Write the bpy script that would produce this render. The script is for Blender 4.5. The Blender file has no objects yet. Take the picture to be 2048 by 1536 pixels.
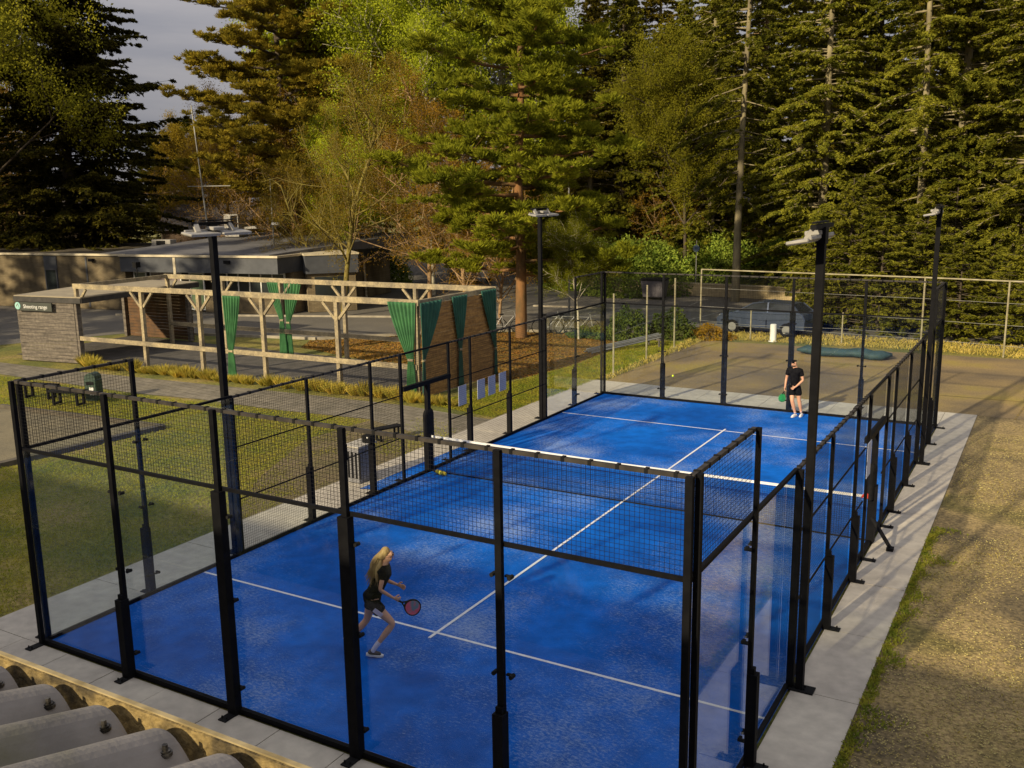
import bpy, bmesh, math, random
import numpy as np
from mathutils import Vector, Matrix
R = math.radians
sc = bpy.context.scene
COL = sc.collection

# ------------------------------------------------------------------ camera
YAW, PIT, ROL = -0.5269998818, -0.1984848261, -0.0144860454
CAM = Vector((12.717, -7.842, 6.496))
F = Vector((math.sin(YAW)*math.cos(PIT), math.cos(YAW)*math.cos(PIT), math.sin(PIT)))
Rt = Vector((math.cos(YAW), -math.sin(YAW), 0)); Up = Rt.cross(F)
R2 = Rt*math.cos(ROL)+Up*math.sin(ROL); U2 = -Rt*math.sin(ROL)+Up*math.cos(ROL)
cd = bpy.data.cameras.new('camera'); cam = bpy.data.objects.new('camera', cd); COL.objects.link(cam)
cam.matrix_world = Matrix(((R2.x, U2.x, -F.x, CAM.x), (R2.y, U2.y, -F.y, CAM.y), (R2.z, U2.z, -F.z, CAM.z), (0, 0, 0, 1)))
cd.sensor_width = 36; cd.lens = 36*1895.18/2048; cd.clip_start = 0.05; cd.clip_end = 2000
sc.camera = cam

# ------------------------------------------------------------------ world, sun, exposure
SUN_EL, SUN_AZ = R(23.5), R(192)          # azimuth of the sun measured clockwise from +Y
w = bpy.data.worlds.new('World'); sc.world = w; w.use_nodes = True
nt = w.node_tree; nt.nodes.clear()
N = nt.nodes.new; Lk = nt.links.new
wo = N('ShaderNodeOutputWorld'); bg = N('ShaderNodeBackground'); sky = N('ShaderNodeTexSky')
sky.sky_type = 'NISHITA'; sky.sun_disc = False; sky.sun_elevation = SUN_EL; sky.sun_rotation = SUN_AZ
sky.air_density = 1.0; sky.dust_density = 2.0
tc = N('ShaderNodeTexCoord'); mp = N('ShaderNodeMapping'); mp.inputs['Scale'].default_value = (1.6, 1.6, 9.0)
no = N('ShaderNodeTexNoise'); no.inputs['Scale'].default_value = 1.6; no.inputs['Detail'].default_value = 6; no.inputs['Roughness'].default_value = .55
cr = N('ShaderNodeValToRGB'); cr.color_ramp.elements[0].position = .36; cr.color_ramp.elements[1].position = .66
cr.color_ramp.elements[0].color = (1.95, 1.95, 2.25, 1); cr.color_ramp.elements[1].color = (3.2, 3.0, 3.05, 1)
mx = N('ShaderNodeMix'); mx.data_type = 'RGBA'; mx.inputs['Factor'].default_value = .94
Lk(tc.outputs['Generated'], mp.inputs['Vector']); Lk(mp.outputs['Vector'], no.inputs['Vector']); Lk(no.outputs['Fac'], cr.inputs['Fac'])
Lk(sky.outputs['Color'], mx.inputs['A']); Lk(cr.outputs['Color'], mx.inputs['B']); 
# an overcast sky is brighter overhead than at the horizon
sx_ = N('ShaderNodeSeparateXYZ'); Lk(tc.outputs['Generated'], sx_.inputs[0]); el = N('ShaderNodeMapRange'); el.inputs['From Min'].default_value = .02; el.inputs['From Max'].default_value = .75; el.inputs['To Min'].default_value = .62; el.inputs['To Max'].default_value = 1.45
Lk(sx_.outputs['Z'], el.inputs['Value']); vs_ = N('ShaderNodeVectorMath'); vs_.operation = 'SCALE'; Lk(mx.outputs['Result'], vs_.inputs[0]); Lk(el.outputs['Result'], vs_.inputs['Scale']); Lk(vs_.outputs['Vector'], bg.inputs['Color'])
bg.inputs['Strength'].default_value = 0.122
Lk(bg.outputs['Background'], wo.inputs['Surface'])
sl = bpy.data.lights.new('sun', 'SUN'); sl.energy = 3.9; sl.angle = R(1.2); sl.color = (1.0, 0.83, 0.56)
so = bpy.data.objects.new('sun', sl); COL.objects.link(so)
sd = Vector((math.sin(SUN_AZ)*math.cos(SUN_EL), math.cos(SUN_AZ)*math.cos(SUN_EL), math.sin(SUN_EL)))
so.rotation_euler = sd.to_track_quat('Z', 'Y').to_euler(); so.location = sd*60
sc.view_settings.view_transform = 'Standard'; sc.view_settings.look = 'None'; sc.view_settings.gamma = 1
sc.view_settings.exposure = 0.56
sc.cycles.transparent_max_bounces = 40
sc.cycles.max_bounces = 6

# ------------------------------------------------------------------ materials
MATS = {}
def mat(name, c1, c2=None, scale=5, rough=.7, bump=0, bscale=None, metal=0, detail=4, stretch=None, c3=None, pos=(.38, .62), trans=0, emit=0, spec=None, fine=None):
    """noise-mixed principled material in object/world coordinates"""
    if name in MATS: return MATS[name]
    m = bpy.data.materials.new(name); m.use_nodes = True; t = m.node_tree; n = t.nodes; l = t.links
    p = n['Principled BSDF']; p.inputs['Roughness'].default_value = rough; p.inputs['Metallic'].default_value = metal
    if spec is not None: p.inputs['Specular IOR Level'].default_value = spec
    if c2 is None: c2 = tuple(x*.82 for x in c1)
    geo = n.new('ShaderNodeNewGeometry'); mpn = n.new('ShaderNodeMapping')
    l.new(geo.outputs['Position'], mpn.inputs['Vector'])
    if stretch: mpn.inputs['Scale'].default_value = stretch
    nz = n.new('ShaderNodeTexNoise'); nz.inputs['Scale'].default_value = scale; nz.inputs['Detail'].default_value = detail
    l.new(mpn.outputs['Vector'], nz.inputs['Vector'])
    rp = n.new('ShaderNodeValToRGB'); rp.color_ramp.elements[0].position = pos[0]; rp.color_ramp.elements[1].position = pos[1]
    rp.color_ramp.elements[0].color = (*c1, 1); rp.color_ramp.elements[1].color = (*c2, 1)
    if c3:
        e = rp.color_ramp.elements.new(min(.98, pos[1]+.1)); e.color = (*c3, 1)
    l.new(nz.outputs['Fac'], rp.inputs['Fac'])
    out = rp.outputs['Color']
    if fine:                               # (scale, low factor, high factor): fine value variation
        n2 = n.new('ShaderNodeTexNoise'); n2.inputs['Scale'].default_value = fine[0]; n2.inputs['Detail'].default_value = 3
        l.new(geo.outputs['Position'], n2.inputs['Vector'])
        mr = n.new('ShaderNodeMapRange'); mr.inputs['From Min'].default_value = .3; mr.inputs['From Max'].default_value = .7
        mr.inputs['To Min'].default_value = fine[1]; mr.inputs['To Max'].default_value = fine[2]
        l.new(n2.outputs['Fac'], mr.inputs['Value'])
        vm = n.new('ShaderNodeVectorMath'); vm.operation = 'SCALE'
        l.new(out, vm.inputs[0]); l.new(mr.outputs['Result'], vm.inputs['Scale']); out = vm.outputs['Vector']
    l.new(out, p.inputs['Base Color'])
    if bump:
        nb = n.new('ShaderNodeTexNoise'); nb.inputs['Scale'].default_value = bscale or scale*4; nb.inputs['Detail'].default_value = 5
        l.new(mpn.outputs['Vector'], nb.inputs['Vector'])
        b = n.new('ShaderNodeBump'); b.inputs['Strength'].default_value = bump; b.inputs['Distance'].default_value = .03
        l.new(nb.outputs['Fac'], b.inputs['Height']); l.new(b.outputs['Normal'], p.inputs['Normal'])
    MATS[name] = m; return m

def foliage(name, c1, c2, trans=.3, scale=.9):
    if name in MATS: return MATS[name]
    m = bpy.data.materials.new(name); m.use_nodes = True; t = m.node_tree; n = t.nodes; l = t.links
    n.clear(); out = n.new('ShaderNodeOutputMaterial'); d = n.new('ShaderNodeBsdfDiffuse'); tr = n.new('ShaderNodeBsdfTranslucent'); ms = n.new('ShaderNodeMixShader')
    tc = n.new('ShaderNodeTexCoord'); nz = n.new('ShaderNodeTexNoise'); nz.inputs['Scale'].default_value = scale; nz.inputs['Detail'].default_value = 5; nz.inputs['Roughness'].default_value = .7
    l.new(tc.outputs['Object'], nz.inputs['Vector'])
    rp = n.new('ShaderNodeValToRGB'); rp.color_ramp.elements[0].position = .38; rp.color_ramp.elements[1].position = .62
    g_ = 2.0; rp.color_ramp.elements[0].color = (*[min(.6, q*g_) for q in c1], 1); rp.color_ramp.elements[1].color = (*[min(.7, q*g_) for q in c2], 1)
    l.new(nz.outputs['Fac'], rp.inputs['Fac'])
    oi = n.new('ShaderNodeObjectInfo'); mr = n.new('ShaderNodeMapRange'); mr.inputs['To Min'].default_value = .7; mr.inputs['To Max'].default_value = 1.3
    l.new(oi.outputs['Random'], mr.inputs['Value'])
    vm = n.new('ShaderNodeVectorMath'); vm.operation = 'SCALE'; l.new(rp.outputs['Color'], vm.inputs[0]); l.new(mr.outputs['Result'], vm.inputs['Scale'])
    l.new(vm.outputs['Vector'], d.inputs['Color']); l.new(vm.outputs['Vector'], tr.inputs['Color'])
    ms.inputs['Fac'].default_value = trans
    l.new(d.outputs[0], ms.inputs[1]); l.new(tr.outputs[0], ms.inputs[2]); l.new(ms.outputs[0], out.inputs['Surface'])
    MATS[name] = m; return m

def glass_mat():
    m = bpy.data.materials.new('panel_glass'); m.use_nodes = True; t = m.node_tree; n = t.nodes; l = t.links
    n.clear(); out = n.new('ShaderNodeOutputMaterial'); tp = n.new('ShaderNodeBsdfTransparent'); gl = n.new('ShaderNodeBsdfGlossy'); ms = n.new('ShaderNodeMixShader')
    tp.inputs['Color'].default_value = (.93, .955, .96, 1); gl.inputs['Roughness'].default_value = .004; gl.inputs['Color'].default_value = (1, 1, 1, 1)
    lw = n.new('ShaderNodeLayerWeight'); lw.inputs['Blend'].default_value = .5
    pw = n.new('ShaderNodeMath'); pw.operation = 'POWER'; pw.inputs[1].default_value = 4.5; l.new(lw.outputs['Facing'], pw.inputs[0])
    ma = n.new('ShaderNodeMath'); ma.operation = 'MULTIPLY_ADD'; ma.inputs[1].default_value = .9; ma.inputs[2].default_value = .022; l.new(pw.outputs[0], ma.inputs[0])
    l.new(ma.outputs[0], ms.inputs['Fac']); l.new(tp.outputs[0], ms.inputs[1]); l.new(gl.outputs[0], ms.inputs[2])
    df = n.new('ShaderNodeBsdfDiffuse'); df.inputs['Color'].default_value = (.5, .5, .48, 1); m3 = n.new('ShaderNodeMixShader'); g = n.new('ShaderNodeNewGeometry'); z_ = n.new('ShaderNodeTexNoise'); z_.inputs['Scale'].default_value = 3.5; z_.inputs['Detail'].default_value = 8; z_.inputs['Roughness'].default_value = .7
    l.new(g.outputs['Position'], z_.inputs['Vector']); q_ = n.new('ShaderNodeMapRange'); q_.inputs['From Min'].default_value = .5; q_.inputs['From Max'].default_value = .8; q_.inputs['To Max'].default_value = .022; l.new(z_.outputs['Fac'], q_.inputs['Value'])
    l.new(q_.outputs['Result'], m3.inputs['Fac']); l.new(ms.outputs[0], m3.inputs[1]); l.new(df.outputs[0], m3.inputs[2]); l.new(m3.outputs[0], out.inputs['Surface'])
    return m
GLASS = glass_mat()

BLACK = mat('black_powder_coat', (.0035, .0035, .0045), (.006, .006, .007), 8, .62, spec=.1)
BLACKM = mat('black_matt', (.005, .005, .006), (.009, .009, .009), 10, .8, spec=.2)
WIRE = mat('black_wire', (.004, .004, .005), None, 8, .6, spec=.2)
STEEL = mat('galvanised_steel', (.26, .26, .24), (.19, .19, .18), 3, .5, metal=.3)
WHITE = mat('white_paint', (.78, .78, .74), (.66, .66, .62), 3, .5)
LAMPW = mat('pale_lamp_housing', (.33, .315, .28), (.25, .24, .215), 6, .45)

# ------------------------------------------------------------------ object helpers
def setp(o, label=None, cat=None, group=None, kind=None):
    if label: o['label'] = label
    if cat: o['category'] = cat
    if group: o['group'] = group
    if kind: o['kind'] = kind
    return o
def empty(name, loc=(0, 0, 0), rz=0, label=None, cat=None, group=None):
    o = bpy.data.objects.new(name, None); COL.objects.link(o); o.location = loc; o.rotation_euler = (0, 0, rz); o.empty_display_size = .2
    return setp(o, label, cat, group)
def link(name, me, parent=None, m=None, smooth=False):
    if m: me.materials.append(m)
    o = bpy.data.objects.new(name, me); COL.objects.link(o)
    if parent: o.parent = parent
    if smooth:
        me.polygons.foreach_set('use_smooth', [True]*len(me.polygons))
    return o
class MB:
    def __init__(s): s.v = []; s.f = []
    def add(s, vs, fs):
        k = len(s.v); s.v += [tuple(x) for x in vs]; s.f += [tuple(i+k for i in f) for f in fs]; return s
    def box(s, c, d, rz=0, rx=0, ry=0):
        M = Matrix.Rotation(rz, 3, 'Z') @ Matrix.Rotation(ry, 3, 'Y') @ Matrix.Rotation(rx, 3, 'X')
        vs = [Vector(c)+M @ Vector((x*d[0]/2, y*d[1]/2, z*d[2]/2)) for x in (-1, 1) for y in (-1, 1) for z in (-1, 1)]
        return s.add(vs, [(0, 1, 3, 2), (4, 6, 7, 5), (0, 4, 5, 1), (2, 3, 7, 6), (0, 2, 6, 4), (1, 5, 7, 3)])
    def b2(s, a, b): return s.box([(a[i]+b[i])/2 for i in range(3)], [abs(b[i]-a[i]) for i in range(3)])
    def bar(s, p, q, w, h=None, cap=True, up=(0, 0, 1)):
        p = Vector(p); q = Vector(q); d = (q-p).normalized(); h = h or w
        u = Vector(up)
        if abs(d.dot(u)) > .98: u = Vector((0, 1, 0))
        x = d.cross(u).normalized(); y = x.cross(d).normalized()
        vs = [e+x*sx*w/2+y*sy*h/2 for e in (p, q) for sx, sy in ((-1, -1), (1, -1), (1, 1), (-1, 1))]
        fs = [(0, 1, 5, 4), (1, 2, 6, 5), (2, 3, 7, 6), (3, 0, 4, 7)]
        if cap: fs += [(3, 2, 1, 0), (4, 5, 6, 7)]
        return s.add(vs, fs)
    def tube(s, pts, rs, n=8, cap=True):
        pts = [Vector(p) for p in pts]
        if not hasattr(rs, '__len__'): rs = [rs]*len(pts)
        k = len(s.v); pd = None
        for i, p in enumerate(pts):
            d = (pts[min(i+1, len(pts)-1)]-pts[max(i-1, 0)]).normalized()
            if pd is None:
                a = Vector((0, 0, 1)) if abs(d.z) < .9 else Vector((1, 0, 0)); x = d.cross(a).normalized()
            else: x = (pd - d*pd.dot(d)).normalized()
            pd = x; y = d.cross(x)
            for j in range(n):
                t = 2*math.pi*j/n; s.v.append(tuple(p+(x*math.cos(t)+y*math.sin(t))*rs[i]))
        for i in range(len(pts)-1):
            for j in range(n):
                a = k+i*n+j; b = k+i*n+(j+1) % n; s.f.append((a, b, b+n, a+n))
        if cap:
            s.f.append(tuple(k+j for j in reversed(range(n)))); s.f.append(tuple(k+(len(pts)-1)*n+j for j in range(n)))
        return s
    def prism(s, poly, z0, z1):
        n = len(poly); vs = [(x, y, z0) for x, y in poly]+[(x, y, z1) for x, y in poly]
        return s.add(vs, [tuple(reversed(range(n))), tuple(range(n, 2*n))]+[(i, (i+1) % n, n+(i+1) % n, n+i) for i in range(n)])
    def sheet(s, poly, z):
        n = len(poly); return s.add([(x, y, z) for x, y in poly], [tuple(range(n))])
    def ball(s, c, r, n=8, m=6, sc=(1, 1, 1)):
        k = len(s.v)
        for i in range(1, m):
            ph = math.pi*i/m
            for j in range(n):
                t = 2*math.pi*j/n; s.v.append((c[0]+r*sc[0]*math.sin(ph)*math.cos(t), c[1]+r*sc[1]*math.sin(ph)*math.sin(t), c[2]+r*sc[2]*math.cos(ph)))
        s.v.append((c[0], c[1], c[2]+r*sc[2])); s.v.append((c[0], c[1], c[2]-r*sc[2])); T = len(s.v)-2
        for i in range(m-2):
            for j in range(n): a = k+i*n+j; b = k+i*n+(j+1) % n; s.f.append((a, a+n, b+n, b))
        for j in range(n):
            s.f.append((T, k+j, k+(j+1) % n)); q = k+(m-2)*n; s.f.append((T+1, q+(j+1) % n, q+j))
        return s
    def build(s, name, m, parent=None, bevel=0, smooth=False, label=None):
        me = bpy.data.meshes.new(name); me.from_pydata(s.v, [], s.f)
        if bevel:
            bm = bmesh.new(); bm.from_mesh(me)
            bmesh.ops.bevel(bm, geom=bm.edges[:], offset=bevel, segments=1, affect='EDGES', clamp_overlap=True); bm.to_mesh(me); bm.free()
        me.update(); o = link(name, me, parent, m, smooth)
        if label: o['label'] = label
        return o
def npmesh(name, V, Fq):
    me = bpy.data.meshes.new(name); n = len(V); q = len(Fq); k = Fq.shape[1]
    me.vertices.add(n); me.vertices.foreach_set('co', np.ascontiguousarray(V, dtype=np.float32).ravel())
    me.loops.add(q*k); me.loops.foreach_set('vertex_index', np.ascontiguousarray(Fq, dtype=np.int32).ravel())
    me.polygons.add(q); me.polygons.foreach_set('loop_start', np.arange(0, q*k, k, dtype=np.int32)); me.polygons.foreach_set('loop_total', np.full(q, k, dtype=np.int32))
    me.update(calc_edges=True); return me
def copy_tree(o, label=None, loc=None, rz=None, s=None, group=None):
    c = o.copy(); COL.objects.link(c)
    if label: c['label'] = label
    if group: c['group'] = group
    if loc is not None: c.location = loc
    if rz is not None: c.rotation_euler = (0, 0, rz)
    if s is not None: c.scale = s if hasattr(s, '__len__') else (s, s, s)
    for ch in list(o.children):
        d = ch.copy(); COL.objects.link(d); d.parent = c
        for g in list(ch.children):
            e = g.copy(); COL.objects.link(e); e.parent = d
    return c
def struct(name, mb, m): return setp(mb.build(name, m), kind='structure')
def polar(u, D):
    """point on the ground at distance D (m) from the camera foot on compass bearing u (u in thousandths of the field, 1024 = straight ahead)"""
    a = YAW+math.atan((u-1024)/1895.); return (CAM.x+D*math.sin(a), CAM.y+D*math.cos(a))

# ------------------------------------------------------------------ THE GROUND
rg = np.random.default_rng(3)
GRASS = mat('mown_grass', (.115, .125, .018), (.22, .185, .032), .45, .95, .6, 30, detail=8, c3=(.27, .20, .07), pos=(.4, .58), fine=(14, .55, 1.45))
struct('ground', MB().add([(-400, -150, -.03), (400, -150, -.03), (400, 600, -.03), (-400, 600, -.03)], [(0, 1, 2, 3)]), GRASS)
GRAVEL = mat('dry_gravelly_turf', (.125, .095, .045), (.32, .235, .095), .42, .95, .9, 22, detail=9, c3=(.16, .13, .035), pos=(.36, .54), fine=(20, .45, 1.5))
struct('gravel_yard', MB().sheet([(10.93, -12), (40, -12), (40, 24), (10.93, 24)], -.022), GRAVEL)
ASPH = mat('worn_sports_asphalt', (.17, .125, .065), (.27, .19, .075), .3, .92, .3, 60, detail=9, c3=(.30, .225, .05), pos=(.4, .54), fine=(30, .75, 1.25))
struct('old_sports_asphalt', MB().sheet([(-.9, 21.9), (40, 22.4), (40, 33.6), (-.9, 32.4)], -.016), ASPH)
YLINE = mat('faded_yellow_paint', (.24, .16, .03), (.13, .10, .045), 3, .9)
ym = MB()
for a, b in (((11.9, 22), (12.9, 33)), ((7.0, 24.5), (7.9, 33)), ((7.0, 24.5), (20, 24.8))): 
    ym.bar((a[0], a[1], -.011), (b[0], b[1], -.011), .06, .002, cap=False)
struct('court_markings_yellow', ym, YLINE)
DIRT = mat('trodden_earth', (.19, .145, .075), (.13, .11, .04), 1.2, .95, .6, 30, detail=8, fine=(20, .7, 1.3))
struct('trodden_earth', MB().sheet([(-1.5, 5.2), (-3.2, 7.5), (-4.8, 11), (-4.6, 14.2), (-2.6, 14.4), (-1.47, 14.9)], -.021), DIRT)
PAV = mat('concrete_pavers', (.235, .205, .15), (.17, .15, .11), 1.5, .9, .2, 40, fine=(9, .8, 1.15))
def paver(m):
    t = m.node_tree; n = t.nodes; l = t.links; p = n['Principled BSDF']; src = p.inputs['Base Color'].links[0].from_socket
    bt = n.new('ShaderNodeTexBrick'); g = n.new('ShaderNodeNewGeometry'); mp = n.new('ShaderNodeMapping'); mp.inputs['Rotation'].default_value = (0, 0, R(8))
    l.new(g.outputs['Position'], mp.inputs['Vector']); l.new(mp.outputs['Vector'], bt.inputs['Vector'])
    bt.inputs['Scale'].default_value = 1; bt.inputs['Brick Width'].default_value = .6; bt.inputs['Row Height'].default_value = .3; bt.inputs['Mortar Size'].default_value = .012
    bt.inputs['Color1'].default_value = (1, 1, 1, 1); bt.inputs['Color2'].default_value = (.82, .82, .8, 1); bt.inputs['Mortar'].default_value = (.35, .36, .25, 1)
    mx = n.new('ShaderNodeMix'); mx.data_type = 'RGBA'; mx.blend_type = 'MULTIPLY'; mx.inputs['Factor'].default_value = 1
    l.new(src, mx.inputs['A']); l.new(bt.outputs['Color'], mx.inputs['B']); l.new(mx.outputs['Result'], p.inputs['Base Color'])
paver(PAV)
struct('garden_path', MB().sheet([(-60, 11.2), (-22.5, 13.2), (-14.4, 13.1), (-11.6, 13.4), (-8, 13.4), (-4.8, 13.7), (-1.46, 12.6), (-1.46, 15.3), (-2.8, 15.4), (-5, 15.7), (-8.6, 15.6), (-13.8, 15.3), (-20.2, 14.9), (-25, 14.8), (-60, 12.9)], -.016), PAV)
SAND = mat('petanque_grit', (.20, .17, .10), (.15, .13, .08), 1.2, .95, .5, 50, detail=8, fine=(35, .75, 1.2))
struct('petanque_grit', MB().sheet([(-9.35, 10.15), (-9.75, 5.6), (-26, 3.0), (-26, 9.1), (-16.4, 9.7)], -.018), SAND)
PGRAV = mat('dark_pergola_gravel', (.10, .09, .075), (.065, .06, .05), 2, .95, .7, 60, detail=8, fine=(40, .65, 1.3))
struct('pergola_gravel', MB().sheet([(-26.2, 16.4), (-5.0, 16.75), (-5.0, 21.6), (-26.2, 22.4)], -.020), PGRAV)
ROAD = mat('car_park_asphalt', (.12, .11, .09), (.155, .14, .11), .4, .9, .2, 80, detail=8, c3=(.16, .13, .09), pos=(.4, .68), fine=(30, .85, 1.15))
struct('car_park_road', MB().sheet([(-60, 15.5), (-29.5, 17.6), (-27.0, 23.2), (-16.8, 25.3), (-11.5, 30.8), (-5.2, 33.0), (-2.2, 35.0), (60, 36.5), (60, 72), (-60, 72)], -.024), ROAD)
LITTER = mat('leaf_litter', (.20, .115, .035), (.14, .105, .025), 1.3, .95, .8, 25, detail=9, c3=(.11, .105, .02), pos=(.42, .62), fine=(16, .5, 1.4))
struct('leafy_verge', MB().sheet([(-16, 23.1), (-17, 24.8), (-11.6, 30.3), (-5.3, 32.6), (-3.5, 31.6), (-3.2, 24.5), (-4.4, 19.8), (-4.85, 22.1)], -.014), LITTER)
KERB = mat('kerb_concrete', (.36, .32, .24), (.27, .24, .18), 3, .9)
kb = MB()
for a, b in (((-29.4, 17.5), (-60, 15.3)), ((-16.9, 25.2), (-11.6, 30.7)), ((-11.6, 30.7), (-5.3, 32.9)), ((-26.9, 23.15), (-17, 25.2))):
    kb.bar((a[0], a[1], .03), (b[0], b[1], .03), .12, .12)
for a, b in (((-34, 27.5), (-16.5, 34)), ((-14, 40.7), (2, 43.2))): kb.bar((a[0], a[1], .02), (b[0], b[1], .02), .14, .1)
setp(kb.build('road_kerb', KERB), kind='structure')
# white bay marks on the car park
bm_ = MB()
for k in range(9): x = -22+2.6*k; bm_.bar((x, 37.0+.15*k, -.019), (x+.5, 41.6+.15*k, -.019), .09, .002, cap=False)
struct('parking_bay_lines', bm_, mat('road_paint', (.4, .38, .32), (.2, .19, .16), 3, .8))

# concrete slabs round the court, with open joints
SLAB = mat('slab_concrete', (.52, .475, .385), (.44, .40, .33), .9, .85, .15, 30, detail=8, fine=(5, .86, 1.1))
sb = MB(); G = .006
def slabs(x0, x1, y0, y1, nx, ny):
    for i in range(nx):
        for j in range(ny):
            a = x0+(x1-x0)*i/nx; b = x0+(x1-x0)*(i+1)/nx; c = y0+(y1-y0)*j/ny; d = y0+(y1-y0)*(j+1)/ny; h = random.Random(i*31+j*7+int(x0*10)).uniform(-.003, .002)
            sb.b2((a+G, c+G, -.12), (b-G, d-G, h))
slabs(-1.45, 11.0, -1.75, -.06, 12, 1)
slabs(10.07, 10.93, -.06, 22.05, 1, 11)
slabs(-1.45, -.07, -.06, 22.05, 1, 11)
slabs(-.07, 10.07, 20.07, 22.05, 10, 1)
slabs(-1.45, 11.0, -3.45, -1.75, 12, 1)
sb.b2((-1.44, -3.4, -.125), (10.9, -.07, -.035)); sb.b2((10.08, -.05, -.125), (10.9, 22, -.035)); sb.b2((-1.4, -.05, -.125), (-.08, 22, -.035)); sb.b2((-.06, 20.08, -.125), (10.06, 22, -.035))
struct('concrete_slabs', sb, SLAB)

def turf_mat():
    m = mat('blue_artificial_turf', (.002, .080, .38), (.003, .130, .56), .35, .9, .25, 90, detail=5, fine=(3, .82, 1.18), spec=.1)
    t = m.node_tree; n = t.nodes; l = t.links; p = n['Principled BSDF']; src = p.inputs['Base Color'].links[0].from_socket
    g = n.new('ShaderNodeNewGeometry'); mp = n.new('ShaderNodeMapping'); mp.inputs['Scale'].default_value = (8, 14, 1); mp.inputs['Rotation'].default_value = (0, 0, R(12))
    l.new(g.outputs['Position'], mp.inputs['Vector'])
    a = n.new('ShaderNodeTexNoise'); a.inputs['Scale'].default_value = 1.9; a.inputs['Detail'].default_value = 6; a.inputs['Roughness'].default_value = .85; l.new(mp.outputs['Vector'], a.inputs['Vector'])
    b = n.new('ShaderNodeTexNoise'); b.inputs['Scale'].default_value = .42; b.inputs['Detail'].default_value = 3; l.new(g.outputs['Position'], b.inputs['Vector'])
    ad = n.new('ShaderNodeMath'); ad.operation = 'MULTIPLY_ADD'; ad.inputs[1].default_value = .75; l.new(b.outputs['Fac'], ad.inputs[0]); l.new(a.outputs['Fac'], ad.inputs[2])
    r = n.new('ShaderNodeMapRange'); r.inputs['From Min'].default_value = .90; r.inputs['From Max'].default_value = 1.08; r.inputs['To Max'].default_value = .78; l.new(ad.outputs[0], r.inputs['Value'])
    mx = n.new('ShaderNodeMix'); mx.data_type = 'RGBA'; l.new(r.outputs['Result'], mx.inputs['Factor']); l.new(src, mx.inputs['A']); mx.inputs['B'].default_value = (.30, .40, .60, 1)
    l.new(mx.outputs['Result'], p.inputs['Base Color'])
    return m
TURF = turf_mat()
tm = MB(); tm.sheet([(-.04, -.04), (10.04, -.04), (10.04, 20.04), (-.04, 20.04)], .004)
tm.sheet([(-.62, 8.15), (-.05, 8.3), (-.05, 12.3), (-.55, 12.7)], .006)
struct('blue_court_turf', tm, TURF)
lm = MB()
for y in (3.05, 16.95): lm.sheet([(.03, y-.025), (9.97, y-.025), (9.97, y+.025), (.03, y+.025)], .0085)
lm.sheet([(4.975, 2.85), (5.025, 2.85), (5.025, 17.15), (4.975, 17.15)], .0125)
struct('court_lines', lm, mat('white_turf_line', (.80, .80, .78), (.66, .68, .74), 14, .8))

# ------------------------------------------------------------------ PADEL CAGE (one thing, many parts)
cage = empty('padel_cage', (5, 10, 0), label='black steel and glass padel cage standing round the blue court', cat='sports cage')
CO = Vector((5, 10, 0))
def part(mb, name, m, parent=cage, off=CO, **k):
    mb.v = [(v[0]-off[0], v[1]-off[1], v[2]-off[2]) for v in mb.v]
    return mb.build(name, m, parent, **k)
def post(x, y, h, nx, ny, w=.08, d=.06, foot=None, wide=None):
    """nx,ny: outward direction of the wall; foot = height of the stiffened lower part; wide = height of a broad lower column"""
    c = (x+nx*.045, y+ny*.045); t = (abs(ny), abs(nx))
    m = MB(); W = lambda a, b: (a if abs(ny) else b, b if abs(ny) else a)
    sx, sy = W(w, d); m.box((c[0], c[1], h/2), (sx, sy, h))
    if foot:
        sx, sy = W(w+.05, d+.07); m.prism([(c[0]+nx*.04+a*sx/2, c[1]+ny*.04+b*sy/2) for a, b in ((-1, -1), (1, -1), (1, 1), (-1, 1))], 0, foot)
        m.prism([(c[0]+nx*.02+a*(sx-.04)/2, c[1]+ny*.02+b*(sy-.04)/2) for a, b in ((-1, -1), (1, -1), (1, 1), (-1, 1))], foot, foot+.07)
    if wide:
        sx, sy = W(.145, .11); m.box((c[0]+nx*.01, c[1]+ny*.01, wide/2), (sx, sy, wide))
    o = part(m, 'post', BLACK)
    f = MB(); fx, fy = W(.13, .30); f.box((c[0]+nx*.09, c[1]+ny*.09, .008), (fx, fy, .016))
    for s in (-1, 1):
        q = (c[0]+nx*.19+t[0]*s*.04, c[1]+ny*.19+t[1]*s*.04); f.tube([(q[0], q[1], .014), (q[0], q[1], .045)], .012, 6)
    f.v = [(v[0]-5, v[1]-10, v[2]) for v in f.v]; f.build('base_plate', BLACKM, o)
    return o
def clamps(o, x, y, nx, ny, zs=(.35, 1.55, 2.65)):
    f = MB()
    for z in zs:
        for s in (-1, 1):
            tx, ty = abs(ny)*s, abs(nx)*s
            f.bar((x+tx*.03-nx*.02, y+ty*.03-ny*.02, z), (x+tx*.115-nx*.02, y+ty*.115-ny*.02, z), .035, .02)
            f.tube([(x+tx*.105-nx*.035, y+ty*.105-ny*.035, z), (x+tx*.105+nx*.04, y+ty*.105+ny*.04, z)], .024, 8)
    f.v = [(v[0]-5, v[1]-10, v[2]) for v in f.v]; f.build('glass_clamp', BLACKM, o)
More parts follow.
